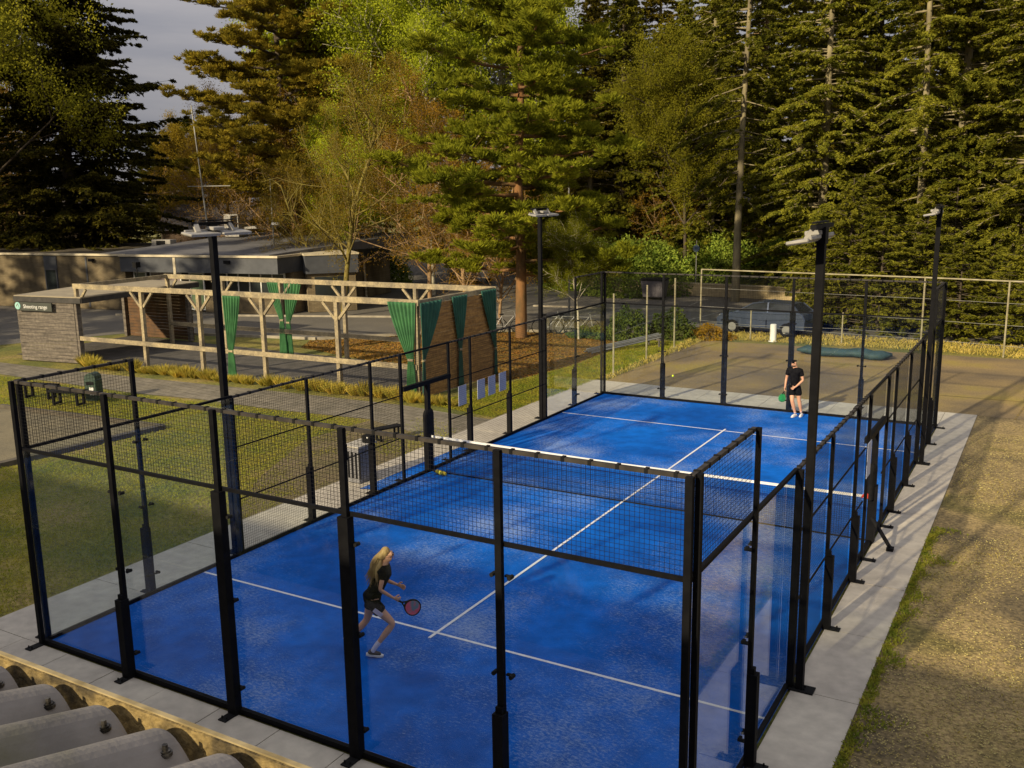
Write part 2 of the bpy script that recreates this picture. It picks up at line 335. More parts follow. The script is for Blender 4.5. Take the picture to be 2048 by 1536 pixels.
def mesh_panel(p, q, z0, z1):
    m = MB(); p = Vector(p); q = Vector(q); L = (q-p).length; d = (q-p)/L; n = Vector((d.y, -d.x)); k = int(round(L/.05)); W_ = .0031
    for i in range(1, k):
        a = p+d*(L*i/k); m.bar((a.x, a.y, z0), (a.x, a.y, z1), W_, W_, cap=False, up=(n.x, n.y, 0))
    r = int(round((z1-z0)/.05))
    for j in range(1, r):
        z = z0+(z1-z0)*j/r; m.bar((p.x+n.x*.003, p.y+n.y*.003, z), (q.x+n.x*.003, q.y+n.y*.003, z), W_, W_, cap=False)
    part(m, 'mesh_panel', WIRE)
def rail(p, q, z, w=.045, h=.035, name='rail', clampn=0, off=(0, 0)):
    m = MB(); m.bar((p[0]+off[0], p[1]+off[1], z), (q[0]+off[0], q[1]+off[1], z), w, h); n0 = len(m.f)
    if clampn:
        P = Vector(p); D = Vector(q)-P
        for i in range(clampn):
            a = P+D*((i+.5)/clampn); ang = math.atan2(D.y, D.x); m.box((a.x, a.y, z+.004), (.035, .062, .050), rz=ang)
    o = part(m, name, RAILM if clampn else BLACK)
    if clampn:
        o.data.materials.append(BLACKM)
        for i in range(n0, len(o.data.polygons)): o.data.polygons[i].material_index = 1
RAILM = mat('brown_top_rail', (.028, .024, .021), (.05, .043, .035), 6, .6, spec=.25)  # browner and lighter tone than the plain black rails
for (y, ny) in ((0, -1), (20, 1)):
    for x in (0, 2, 4, 6, 8, 10):
        if x in (4, 6): o = post(x, y, 4, 0, ny, .075, .06, wide=2.98)
        elif x in (2, 8): o = post(x, y, 4, 0, ny, .075, .06, foot=1.15)
        else: o = post(x, y, 4, 0, ny, .07, .06)
        if x in (2, 4, 6, 8): clamps(o, x, y, 0, ny)
    for k in range(5):
        a = (2*k, y); b = (2*k+2, y)
        g = MB(); g.box((2*k+1, y-ny*.012, 1.53), (1.985, .012, 2.9)); part(g, 'glass_panel', GLASS)
        mesh_panel((2*k+.04, y), (2*k+1.96, y), 3.03, 3.97)
        rail(a, b, 3.985, .05, .04, 'top_rail', 7); rail(a, b, 3.0, .05, .04, 'middle_rail')
    m = MB(); m.box((5, y+ny*.01, .035), (10.1, .06, .07)); part(m, 'bottom_rail', BLACK)
for (x, nx) in ((0, -1), (10, 1)):
    for y in (0, 2, 4, 6, 8, 9.08, 11.02, 12, 14, 16, 18, 20):
        if y in (9.08, 11.02): o = post(x, y, 3, nx, 0, .07, .05)
        elif y in (2, 18): o = post(x, y, 4, nx, 0, .065, .05, foot=1.15)
        elif y in (4, 16): o = post(x, y, 3, nx, 0, .10, .09)
        elif y in (0, 20): o = post(x, y+(.09 if y == 0 else -.09), 4, nx, 0, .07, .06)
        else: o = post(x, y, 3, nx, 0, .06, .05, foot=1.15)
        if y in (2, 18): clamps(o, x, y, nx, 0)
    for y in (0, 2, 16, 18):
        a, b = (x, y), (x, y+2)
        g = MB(); g.box((x-nx*.012, y+1, 1.53), (.012, 1.985, 2.9)); part(g, 'glass_panel', GLASS)
        rail(a, b, 3.0, .05, .04, 'middle_rail' if y in (0, 18) else 'top_rail')
        if y in (0, 18): mesh_panel((x, y+.04), (x, y+1.96), 3.03, 3.97); rail(a, b, 3.985, .05, .04, 'top_rail', 7)
    for a, b in ((4, 6), (6, 8), (8, 9.08), (11.02, 12), (12, 14), (14, 16)):
        mesh_panel((x, a+.03), (x, b-.03), .05, 2.97)
        for z in (1.07, 2.05): rail((x, a), (x, b), z, .02, .022, 'horizontal_bar')
        rail((x, a), (x, b), 2.985, .045, .04, 'top_rail', 7)
    mesh_panel((x, 9.11), (x, 10.99), 2.24, 2.97); rail((x, 9.08), (x, 11.02), 2.985, .045, .04, 'top_rail')
    m = MB(); m.box((x+nx*.01, 10.05, 2.17), (.09, 1.9, .10)); part(m, 'door_header', BLACK)
    m = MB(); m.box((x+nx*.01, 10.05, 1.06), (.10, .12, 2.12)); m.box((x+nx*.02, 10.05, .55), (.14, .2, 1.1)); o = part(m, 'centre_post', BLACK)
    pd = MB(); pd.prism([(x-5+nx*.0+.13*math.cos(t)*.55, .05+.20*math.sin(t)) for t in [i*math.pi/8 for i in range(16)]], .86, 1.42)
    pd.ball((x-5, .05, 1.42), .19, 12, 8, (.38, 1, .7)); pd.build('net_post_pad', BLACKM, o)
    for a, b in ((4, 9.08), (11.02, 16)): m = MB(); m.box((x+nx*.01, (a+b)/2, .035), (.05, b-a, .07)); part(m, 'bottom_rail', BLACK)
    for a, b in ((0, 4), (16, 20)): m = MB(); m.box((x+nx*.01, (a+b)/2, .03), (.05, b-a-.1, .06)); part(m, 'bottom_rail', BLACK)
    m = MB(); m.box((x+nx*.012, 10.05, .03), (.08, 1.86, .06)); part(m, 'door_sill', BLACK)
# brace by the doorway on the sunny side
m = MB(); m.bar((10.06, 9.85, .55), (10.42, 9.75, .05), .06, .05); m.box((10.42, 9.75, .03), (.12, .14, .06)); part(m, 'door_brace', BLACKM)

# net
net = empty('padel_net', (5, 10.05, 0), label='black padel net with a white top tape across the middle of the court', cat='net')
def zt(x): return .85+.04*abs(x-5)/5
m = MB()
for i in range(1, 222):
    x = -4.93+9.86*i/222; m.bar((x, 0, .03), (x, 0, zt(x+5)-.04), .0035, .0035, cap=False, up=(0, 1, 0))
for j in range(1, 20):
    z = .03+.82*j/20
    for a, b in ((-4.93, 0), (0, 4.93)): m.bar((a, 0, z*zt(a+5)/.88), (b, 0, z*zt(b+5)/.88), .0035, .0035, cap=False)
m.build('net_mesh', WIRE, net)
m = MB()
for a, b in ((-4.95, 0), (0, 4.95)): m.bar((a, 0, zt(a+5)-.02), (b, 0, zt(b+5)-.02), .016, .05)
m.build('top_tape', WHITE, net)
m = MB(); m.bar((-4.93, 0, .02), (4.93, 0, .02), .012, .03); m.build('bottom_band', BLACKM, net)
m = MB(); m.box((4.97, -.12, .93), (.07, .1, .09), rz=.3); m.tube([(4.9, -.12, .95), (4.86, -.2, .9)], .02, 6); m.build('tension_strap', mat('red_strap', (.55, .04, .02), None, 5, .6), net)
m = MB(); m.tube([(0, 0, 0), (.22, -.05, 0)], .05, 10); m.tube([(.22, -.05, 0), (.30, -.07, 0)], [.05, .035], 10)
setp(m.build('ball_tube', mat('yellow_plastic', (.75, .55, .03), (.5, .5, .05), 9, .5)), 'short yellow tube lying at the foot of the net by the far doorway post', 'ball tube').location = (.28, 9.93, .06)

# white information boards tied to the outside of the mesh
BOARD = mat('pale_board', (.52, .56, .68), (.46, .50, .64), 2, .6)
def board(y0, lab):
    m = MB(); m.box((0, 0, 0), (.008, .36, .50)); o = m.build('information_board', BOARD); o.location = (-.075, y0, 1.545)
    setp(o, lab, 'board', 'white information boards on the mesh fence'); return o
board(11.66, 'pale blank board on the mesh fence just beside the doorway, alone in its bay')
board(12.55, 'pale blank board on the mesh fence, nearest the doorway of the row of three')
board(13.08, 'pale blank board on the mesh fence, middle one of the row of three')
board(13.64, 'pale blank board on the mesh fence, farthest from the doorway in the row of three')
m = MB(); m.box((0, 0, 0), (.008, .36, .62)); o = m.build('information_board', BOARD); o.location = (10.09, 8.92, 1.9); setp(o, 'narrow pale board seen edge on, on the sunny side fence', 'board')
# black control boxes on the posts
def cbox(x, y, z, s, lab):
    o = empty('control_box', (x, y, z), label=lab, cat='control box', group='black boxes on the court posts')
    MB().box((0, 0, 0), s).build('housing', BLACKM, o, bevel=.008)
    MB().box((s[0]*.2, -s[1]/2-.004, s[2]*.3), (.04, .008, .03)).build('lens', WHITE, o)
cbox(-.12, 7.95, 1.28, (.22, .20, .17), 'black box with a pale lens on the post before the doorway')
cbox(-.10, 7.05, 1.18, (.12, .18, .36), 'tall black box fixed to the mesh fence left of the doorway')

# floodlight masts
def mast(x, y, nx, lab, first=None):
    if first: return copy_tree(first, lab, (x, y, 0), 0 if nx < 0 else math.pi)
    t = empty('floodlight_mast', (x, y, 0), label=lab, cat='floodlight', group='floodlight masts round the court')
    MB().b2((-.048, -.055, 0), (.048, .055, 5.86)).build('pole', BLACK, t)
    MB().box((-.02, 0, .01), (.34, .2, .02)).build('base_plate', BLACKM, t)
    m = MB(); m.box((0, 0, 6.06), (.07, .95, .05)); m.box((0, 0, 5.95), (.12, .16, .2)); m.box((.0, .1, 6.11), (.05, .7, .02)); m.build('cross_arm', BLACK, t)
    for s in (-1, 1):
        l = MB(); l.box((.13, s*.36, 5.90), (.26, .66, .04), ry=.16); l.box((.0, s*.36, 5.94), (.04, .5, .05), ry=.16); o = l.build('lamp_head', LAMPW, t, bevel=.01)
        g = MB(); g.box((.13+.004, s*.36, 5.874), (.22, .60, .008), ry=.16); g.build('lens', mat('lamp_lens', (.75, .74, .68), None, 4, .2), o)
        b = MB()
        b.bar((.02, s*.38, 6.05), (.10, s*.40, 5.92), .09, .05)
        b.build('bracket', LAMPW, t)
    b = MB(); b.box((.08, 0, 5.98), (.2, .26, .06), ry=.1); b.build('driver_box', LAMPW, t, bevel=.01)
    return t
m0 = mast(-.17, 4, -1, 'tall black floodlight mast on the left side, the nearer of two there')
mast(10.17, 4, 1, 'tall black floodlight mast on the right side nearest the viewer', m0)
mast(-.17, 16, -1, 'slim black floodlight mast at the far left of the court in front of the pine', m0)
mast(10.17, 16, 1, 'slim black floodlight mast at the far right of the court', m0)

# ------------------------------------------------------------------ PEOPLE
def skin_obj(name, chains, m, parent, sub=2, smooth=True):
    """chains: list of point lists [(x,y,z,r), ...]; points shared by position are welded -> one continuous surface"""
    vs, es, rs, key = [], [], [], {}
    for ch in chains:
        prev = None
        for p in ch:
            k = (round(p[0], 4), round(p[1], 4), round(p[2], 4))
            if k not in key: key[k] = len(vs); vs.append(p[:3]); rs.append(p[3])
            i = key[k]
            if prev is not None and prev != i: es.append((prev, i))
            prev = i
    me = bpy.data.meshes.new(name+'_rig'); me.from_pydata(vs, es, []); o = bpy.data.objects.new(name, me); COL.objects.link(o)
    md = o.modifiers.new('Skin', 'SKIN'); md.use_smooth_shade = True
    sv = me.skin_vertices[0].data
    seen = set(); adj = {i: [] for i in range(len(vs))}
    for a, b in es: adj[a].append(b); adj[b].append(a)
    for i in range(len(vs)):
        r = rs[i]; sv[i].radius = (r, r) if not hasattr(r, '__len__') else r; sv[i].use_root = False
    for i in range(len(vs)):
        if i in seen: continue
        sv[i].use_root = True; st = [i]; seen.add(i)
        while st:
            for b in adj[st.pop()]:
                if b not in seen: seen.add(b); st.append(b)
    o.modifiers.new('Sub', 'SUBSURF').levels = sub
    dg = bpy.context.evaluated_depsgraph_get(); dg.update(); nm = bpy.data.meshes.new_from_object(o.evaluated_get(dg)); nm.name = name
    bpy.data.objects.remove(o, do_unlink=True); bpy.data.meshes.remove(me)
    nm.materials.clear(); return link(name, nm, parent, m, True)
def lerp(a, b, t): return tuple(a[i]+(b[i]-a[i])*t for i in range(len(a)))
SKIN = mat('light_skin', (.62, .33, .20), (.56, .29, .17), 9, .55)
BLKC = mat('black_sports_cloth', (.006, .006, .008), (.011, .011, .013), 12, .9, .3, 25, spec=.05)
def hand(wr, tip, side, up, curl, th=1):
    """palm from wrist to knuckles plus four bent fingers and a thumb; side = thumb direction, up = back of the hand"""
    w0 = Vector(wr[:3]); d = (Vector(tip)-w0).normalized(); s = Vector(side); s = (s-d*s.dot(d)).normalized(); u = d.cross(s)
    if u.dot(Vector(up)) < 0: u = -u
    ch = []; palm = w0+d*.045
    ch.append([(*w0, wr[3]), (*palm, .026)])
    for i, (o, L) in enumerate(((.030, .068), (.010, .076), (-.010, .070), (-.029, .055))):
        k = w0+d*.085+s*o; a = k+(d*math.cos(curl*.6)-u*math.sin(curl*.6))*L*.5; b = a+(d*math.cos(curl*1.7)-u*math.sin(curl*1.7))*L*.5
        ch.append([(*palm, .026), (*k, .0105), (*a, .009), (*b, .0075)])
    k = w0+d*.03+s*.032; a = k+(s*.7+d*.6).normalized()*.032; b = a+(d*.8+s*.2-u*.4*curl).normalized()*.028
    ch.append([(*palm, .026), (*k, .013), (*a, .011), (*b, .009)])
    return ch

def racket(loc, d, n, face, rim, label):
    """padel racket: solid drop-shaped head with holes look, short handle; d = handle->head direction, n = face normal"""
    d = Vector(d).normalized(); n = Vector(n); n = (n-d*n.dot(d)).normalized(); s = d.cross(n)
    o = empty('padel_racket', loc, label=label, cat='racket', group='padel rackets'); o.scale = (.92,)*3
    P = lambda a, b, c: tuple(d*a+s*b+n*c)
    out = []
    for i in range(28):
        t = 2*math.pi*i/28; a = .27-.135*math.cos(t); b = .128*math.sin(t)*(1-.10*math.cos(t)); out.append((a, b))
    m = MB(); vs = [P(a, b, c) for c in (-.019, .019) for a, b in out]
    m.add(vs, [(i, (i+1) % 28, 28+(i+1) % 28, 28+i) for i in range(28)]); m.add([P(.27+(a-.27)*.92, b*.92, c) for c in (-.0195, .0195) for a, b in out], [tuple(range(28)), tuple(range(28, 56))])
    k0 = len(m.v)
    for c in (-1, 1):
        a1 = [P(a, b, .019*c) for a, b in out]; a2 = [P(.27+(a-.27)*.90, b*.90, .0195*c) for a, b in out]; m.add(a1+a2, [(i, (i+1) % 28, 28+(i+1) % 28, 28+i) for i in range(28)])
    m.build('rim', rim, o)
    f = MB()
    for c in (-.0205, .0205): f.add([P(.27+(a-.27)*.86, b*.86, c) for a, b in out], [tuple(range(28))])
    f.build('face', face, o)
    h = MB(); h.tube([P(-.03, 0, 0), P(.09, 0, 0)], .016, 8); h.bar(P(.08, 0, 0), P(.16, .05, 0), .02, .018); h.bar(P(.08, 0, 0), P(.16, -.05, 0), .02, .018); h.build('handle', BLACKM, o)
    return o
# --- woman, running to the right across the near half
wm = empty('person', (4.6, 2.05, 0), label='blonde woman in black running across the near half with a racket', cat='person', group='padel players')
hc = (.200, .150, 1.520)
fd = Vector((.82, .57, 0)); sdv = Vector((fd.y, -fd.x, 0))        # facing and her right side
def W(p, f=0, s=0, z=0): return (p[0]+fd.x*f+sdv.x*s, p[1]+fd.y*f+sdv.y*s, p[2]+z)
pel = (.005, .0, .845); wai = (.045, .030, .99); che = (.115, .085, 1.19); nb = (.150, .115, 1.345); nk = (.170, .130, 1.42)
rsh = W(nb, .0, .150, -.045); lsh = W(nb, .02, -.150, -.045)
relb = (.235, -.100, 1.085); rwri = (.338, .062, .925); lelb = (.045, .315, 1.03); lwri = (.165, .375, .975)
rhip = W(pel, .01, .085, -.02); lhip = W(pel, -.01, -.085, -.02)
rkn = (.300, .085, .520); rank = (.060, -.062, .150); lkn = (-.150, .055, .490); lank = (-.330, -.110, .235)
B = [
 [(*pel, .096), (*wai, .076), (*che, .084), (*nb, .054), (*nk, .044), (*W(hc, -.005, 0, -.045), .066), (*W(hc, 0, 0, .0), .082), (*W(hc, -.01, 0, .055), .070)],
 [(*W(hc, -.005, 0, -.045), .066), (*W(hc, .055, 0, -.065), .030)],
 [(*W(hc, 0, 0, 0), .082), (*W(hc, .093, 0, -.015), .012)],
 [(*nb, .054), (*rsh, .036), (*lerp(rsh, relb, .5), .037), (*relb, .031), (*lerp(relb, rwri, .5), .028), (*rwri, .019)],
 [(*nb, .054), (*lsh, .036), (*lerp(lsh, lelb, .5), .037), (*lelb, .031), (*lerp(lelb, lwri, .5), .028), (*lwri, .019)],
 [(*pel, .105), (*rhip, .088), (*lerp(rhip, rkn, .5), .073), (*rkn, .052), (*lerp(rkn, rank, .35), .053), (*lerp(rkn, rank, .75), .036), (*rank, .029)],
 [(*pel, .105), (*lhip, .088), (*lerp(lhip, lkn, .5), .073), (*lkn, .052), (*lerp(lkn, lank, .35), .053), (*lerp(lkn, lank, .75), .036), (*lank, .029)],
]
B += hand((*rwri, .019), (.40, .15, .87), (0, 0, 1), (1, -.3, 0), 1.1)
B += hand((*lwri, .019), (.24, .40, .95), (0, 0, 1), (-.5, 1, 0), .5)
body = skin_obj('body', B, SKIN, wm)
sh = [[(*W(pel, 0, 0, -.04), .130), (*W(pel, 0, 0, .05), .134), (*wai, .118), (*che, .120), (*W(nb, 0, 0, -.02), .100), (*W(nb, 0, 0, .05), .072)],
      [(*W(nb, 0, 0, -.02), .100), (*rsh, .068), (*lerp(rsh, relb, .52), .056)], [(*W(nb, 0, 0, -.02), .100), (*lsh, .068), (*lerp(lsh, lelb, .52), .056)]]
skin_obj('shirt', sh, BLKC, wm)
so_ = [[(*W(pel, 0, 0, .17), .118), (*W(pel, 0, 0, .07), .128), (*pel, .130)], [(*pel, .128), (*rhip, .112), (*lerp(rhip, rkn, .34), .104), (*lerp(rhip, rkn, .44), .102)], [(*pel, .128), (*lhip, .110), (*lerp(lhip, lkn, .34), .100), (*lerp(lhip, lkn, .42), .098)]]
skin_obj('shorts', so_, BLKC, wm)
stp = MB(); a = W(lerp(rhip, rkn, .12), -.01, .118); b = W(lerp(rhip, rkn, .44), .01, .106)
stp.bar(a, b, .06, .012, up=tuple(sdv)); stp.build('side_stripe', mat('pale_lilac_cloth', (.55, .50, .62), None, 8, .8), wm)
HAIR = mat('blonde_hair', (.50, .34, .12), (.33, .20, .07), 14, .55, .5, 40, stretch=(1, 1, .35))
skin_obj('hair', [[(*W(hc, -.13, -.03, -.05), .03), (*W(hc, -.20, -.06, -.16), .05), (*W(hc, -.25, -.05, -.27), .035), (*W(hc, -.27, -.04, -.34), .01)], [(*W(hc, -.10, .03, -.06), .03), (*W(hc, -.14, .09, -.17), .045), (*W(hc, -.16, .12, -.29), .03), (*W(hc, -.15, .13, -.36), .01)], [(*W(hc, .035, 0, .075), .05), (*W(hc, -.025, 0, .055), .084), (*W(hc, -.055, 0, .0), .074), (*W(hc, -.095, 0, -.02), .032), (*W(hc, -.16, .0, -.05), .052), (*W(hc, -.21, .01, -.15), .060), (*W(hc, -.215, .02, -.26), .042), (*W(hc, -.185, .02, -.33), .014)],
    [(*W(hc, -.095, 0, -.02), .032), (*W(hc, -.12, .045, -.12), .045), (*W(hc, -.12, .075, -.24), .040), (*W(hc, -.11, .085, -.33), .013)]], HAIR, wm)
hs = MB(); hr = random.Random(2)
for i in range(150):
    a = Vector(W(hc, -.06-.03*hr.random(), hr.uniform(-.04, .04), hr.uniform(-.03, .03))); t = hr.random(); b = Vector(W(hc, -.15-.07*t, hr.uniform(-.05, .10), -.10-.06*hr.random())); c = Vector(W(hc, hr.uniform(-.33, -.10), hr.uniform(-.09, .16), -.26-.16*hr.random()))
    hs.tube([a, a.lerp(b, .6)+Vector((0, 0, .02)), b, c], [.006, .008, .007, .002], 3, cap=False)
hs.build('loose_hair', HAIR, wm, smooth=True)
for s in (-1, 1):
    e = MB(); e.ball((*W(hc, .076, .032*s, .005),), .011, 8, 6); e.build('eye', BLACKM, wm)
skin_obj('lips', [[(*W(hc, .078, -.016, -.052), .006), (*W(hc, .083, 0, -.052), .007), (*W(hc, .078, .016, -.052), .006)]], mat('lips', (.45, .16, .12), None, 6, .5), wm, 1)
SOCK = mat('white_sock', (.66, .62, .72), (.58, .55, .66), 20, .9)
SHOE = mat('black_shoe', (.02, .02, .025), (.10, .05, .06), 30, .6, pos=(.5, .7)); SOLE = mat('pale_sole', (.72, .70, .70), None, 9, .6)
def shoe(parent, ank, heel, toe, m=SHOE):
    h = Vector(heel); t = Vector(toe); a = Vector(ank); mid = h.lerp(t, .5)
    skin_obj('shoe', [[(*a.lerp(h, .3), .040), (*(h.lerp(t, .12)+Vector((0, 0, .045))), .042), (*(mid+Vector((0, 0, .045))), .042), (*(t+Vector((0, 0, .032))), .030)]], m, parent, 1)
    s = MB(); d = (t-h).normalized(); x = d.cross(Vector((0, 0, 1))).normalized()
    pr = [(0-.02, .030), (.25, .036), (.7, .046), (1, .034), (1.12, .012)]; L = (t-h).length
    lo = [h+d*(L*q)+x*w_ for q, w_ in pr]+[h+d*(L*q)-x*w_ for q, w_ in reversed(pr)]
    n_ = len(lo); up = d.cross(x)*-1
    if up.z < 0: up = -up
    s.add([tuple(p) for p in lo]+[tuple(p+up*.026) for p in lo], [tuple(range(n_)), tuple(reversed(range(n_, 2*n_)))]+[(i, (i+1) % n_, n_+(i+1) % n_, n_+i) for i in range(n_)])
    s.build('sole', SOLE, parent)
skin_obj('sock', [[(*lerp(rkn, rank, .66), .046), (*rank, .038), (.03, -.085, .085, .036)]], SOCK, wm, 1)
skin_obj('sock', [[(*lerp(lkn, lank, .66), .046), (*lank, .038), (-.365, -.135, .19, .036)]], SOCK, wm, 1)
shoe(wm, rank, (-.045, -.125, .045), (.135, -.005, .012))
shoe(wm, lank, (-.40, -.19, .235), (-.33, -.10, .085))
RF = mat('racket_face_pink_grey', (.16, .22, .27), (.62, .10, .16), 9, .4, pos=(.42, .52))
racket((4.965, 2.165, .875), (.66, .68, -.60), (.55, -.80, .25), RF, BLACKM, 'black rimmed padel racket with pink and grey face in the running woman hand')
# --- man waiting at the back of the far half
mn = empty('person', (6.27, 19.55, 0), label='man in black cap, shirt and shorts waiting before the far glass wall', cat='person', group='padel players')
fd = Vector((.0, -1.0, 0)).normalized(); fd = Vector((-.10, -1, 0)).normalized(); sdv = Vector((-1, .1, 0)).normalized()   # faces the net; his right = image left
hc = (-.045, -.02, 1.575); pel = (.005, .02, .90); wai = (0, .0, 1.05); che = (-.005, -.01, 1.25); nb = (-.02, -.01, 1.41); nk = (-.03, -.015, 1.475)
rsh = W(nb, 0, .175, -.05); lsh = W(nb, 0, -.175, -.05); relb = W(rsh, -.01, .065, -.275); rwri = W(relb, .09, -.005, -.235); lelb = W(lsh, -.02, -.075, -.265); lwri = W(lelb, .19, .145, -.18)
rhip = W(pel, 0, .085, -.02); lhip = W(pel, 0, -.085, -.02); rkn = (-.03, -.13, .49); rank = (.055, -.03, .09); lkn = (.13, .03, .50); lank = (.19, .13, .09)
B = [
 [(*pel, .112), (*wai, .102), (*che, .112), (*nb, .066), (*nk, .052), (*W(hc, 0, 0, -.05), .072), (*hc, .088), (*W(hc, -.01, 0, .06), .075)],
 [(*W(hc, 0, 0, -.05), .072), (*W(hc, .055, 0, -.075), .034)], [(*hc, .088), (*W(hc, .1, 0, -.015), .013)],
 [(*nb, .066), (*rsh, .046), (*lerp(rsh, relb, .5), .047), (*relb, .038), (*lerp(relb, rwri, .4), .036), (*rwri, .024)],
 [(*nb, .066), (*lsh, .046), (*lerp(lsh, lelb, .5), .047), (*lelb, .038), (*lerp(lelb, lwri, .4), .036), (*lwri, .024)],
 [(*pel, .125), (*rhip, .095), (*lerp(rhip, rkn, .5), .082), (*rkn, .058), (*lerp(rkn, rank, .35), .060), (*lerp(rkn, rank, .75), .040), (*rank, .033)],
 [(*pel, .125), (*lhip, .095), (*lerp(lhip, lkn, .5), .082), (*lkn, .058), (*lerp(lkn, lank, .35), .060), (*lerp(lkn, lank, .75), .040), (*lank, .033)],
]
B += hand((*rwri, .024), W(rwri, .03, 0, -.1), (0, -1, 0), (-1, 0, 0), 1.2); B += hand((*lwri, .024), W(lwri, .05, .07, -.05), (0, 0, 1), (0, -1, 0), .7)
skin_obj('body', B, SKIN, mn)
skin_obj('shirt', [[(*W(pel, 0, 0, -.05), .150), (*W(pel, 0, 0, .04), .150), (*wai, .144), (*che, .155), (*W(nb, 0, 0, -.02), .125), (*W(nb, 0, 0, .06), .082)],
   [(*W(nb, 0, 0, -.02), .125), (*rsh, .084), (*lerp(rsh, relb, .62), .070)], [(*W(nb, 0, 0, -.02), .125), (*lsh, .084), (*lerp(lsh, lelb, .62), .070)]], BLKC, mn)
skin_obj('shorts', [[(*W(pel, 0, 0, .12), .120), (*W(pel, 0, 0, .04), .140), (*pel, .146)], [(*pel, .146), (*rhip, .120), (*lerp(rhip, rkn, .45), .108), (*lerp(rhip, rkn, .72), .098)], [(*pel, .146), (*lhip, .120), (*lerp(lhip, lkn, .45), .108), (*lerp(lhip, lkn, .72), .098)]], BLKC, mn)
skin_obj('beard', [[(*W(hc, .02, .06, -.05), .028), (*W(hc, .065, .02, -.085), .030), (*W(hc, .065, -.02, -.085), .030), (*W(hc, .02, -.06, -.05), .028)]], mat('dark_beard', (.09, .05, .03), None, 20, .8), mn, 1)
skin_obj('cap', [[(*W(hc, -.015, 0, .045), .098), (*W(hc, -.01, 0, .085), .080)], [(*W(hc, .05, 0, .055), .05), (*W(hc, .14, .0, .045), .035)]], BLKC, mn, 2)
for s in (-1, 1): e = MB(); e.ball((*W(hc, .083, .034*s, .008),), .011, 8, 6); e.build('eye', BLACKM, mn)
for a_, k_ in ((rank, rkn), (lank, lkn)): skin_obj('sock', [[(*lerp(k_, a_, .8), .046), (*a_, .042)]], SOCK, mn, 1)
WSH = mat('white_shoe', (.74, .73, .70), None, 9, .6)
shoe(mn, rank, (.075, .03, .012), (.0, -.20, .008), WSH); shoe(mn, lank, (.21, .17, .012), (.20, -.06, .008), WSH)
gp = W(rwri, .03, 0, -.06)
racket((6.27+gp[0], 19.55+gp[1], gp[2]), (-.18, -.30, -1), (1, -.75, .2), mat('racket_face_green', (.03, .42, .12), (.02, .26, .09), 9, .4), mat('racket_rim_green', (.04, .30, .10), (.01, .05, .02), 12, .4), 'green padel racket held low by the man in the black cap')
# ball in flight
bl = MB(); bl.ball((0, 0, 0), .034, 16, 10); o = setp(bl.build('padel_ball', mat('tennis_felt', (.62, .78, .05), None, 20, .9), smooth=True), 'yellow green ball in the air near the far left glass', 'ball'); o.location = (2.6, 19.4, .92)

# ------------------------------------------------------------------ FOREGROUND ROOF (the building the view is taken over)
FIBRE = mat('weathered_fibre_cement', (.29, .265, .235), (.20, .185, .16), 2.6, .9, .10, 60, detail=9, c3=(.16, .15, .10), pos=(.35, .6), fine=(7, .80, 1.12))
hall = empty('roofed_hall', (2, -6.6, 0), label='hall in the lower left corner whose grey corrugated roof ends at a mossy gutter board', cat='building')
ZE, YE = 5.335, -6.55; PITCH = .201; SL = math.tan(R(16.5)); x0h, x1h = -14.0, 16.5
def hump(x):
    t = ((x-10.56)/PITCH) % 1.0
    return (.5-.5*math.cos(2*math.pi*(t**1.35)))**.5
NXs = int((x1h-x0h)/PITCH*14); xs = [x0h+(x1h-x0h)*i/NXs for i in range(NXs+1)]
ys = [YE-.035, YE-.045, YE-.6, YE-1.5, YE-1.5, YE-4, YE-9]
lift = [-.004, 0, 0, 0, .012, .012, .012]
V = []; 
for k, y in enumerate(ys):
    for x in xs: V.append((x-2, y+6.6, ZE-.050+.062*hump(x)+SL*(YE-.035-y)+lift[k]))
nx = len(xs); Fc = [(k*nx+i, k*nx+i+1, (k+1)*nx+i+1, (k+1)*nx+i) for k in range(len(ys)-1) for i in range(NXs)]
# thickness at the free end
b0 = len(V)
for x in xs: V.append((x-2, YE-.035+6.6, ZE-.062+.062*hump(x))); 
Fc += [(b0+i, b0+i+1, i+1, i) for i in range(NXs)]
rm = MB(); rm.v = V; rm.f = Fc; rm.build('corrugated_roof', FIBRE, hall, smooth=False)
MOSS = mat('mossy_gutter_board', (.25, .18, .065), (.075, .055, .022), 7, .85, .5, 60, detail=9, pos=(.46, .56), fine=(45, .6, 1.25))
g = MB(); g.b2((x0h-2, .05, ZE-.14), (x1h-2, .066, ZE)); g.b2((x0h-2, -.03, ZE-.15), (x1h-2, .066, ZE-.141)); g.build('gutter_board', MOSS, hall)
g = MB(); g.b2((x0h-2, .056, ZE+.0005), (x1h-2, .068, ZE+.005)); g.build('gutter_trim', mat('pale_trim', (.36, .29, .15), (.20, .155, .07), 12, .8), hall)
for k in range(24):
    xx = 10.56-PITCH*10+PITCH*k
    xx -= .026; s = MB(); z = ZE-.050+.062*hump(xx)+SL*.035; y_ = -.030
    s.tube([(xx-2, y_, z-.004), (xx-2, y_, z+.004)], .015, 14); s.tube([(xx-2, y_, z+.004), (xx-2, y_, z+.008)], .0115, 10); s.tube([(xx-2, y_, z+.008), (xx-2, y_, z+.021)], .0065, 6); s.build('roof_screw', mat('screw_steel', (.16, .15, .13), (.03, .028, .025), 40, .4, metal=.8), hall)
g = MB(); g.b2((x0h-2+.3, -9.0, 0), (x1h-2-.3, -.25, 5.0)); g.build('wall', mat('render_wall', (.4, .38, .33), None, 2, .9), hall)

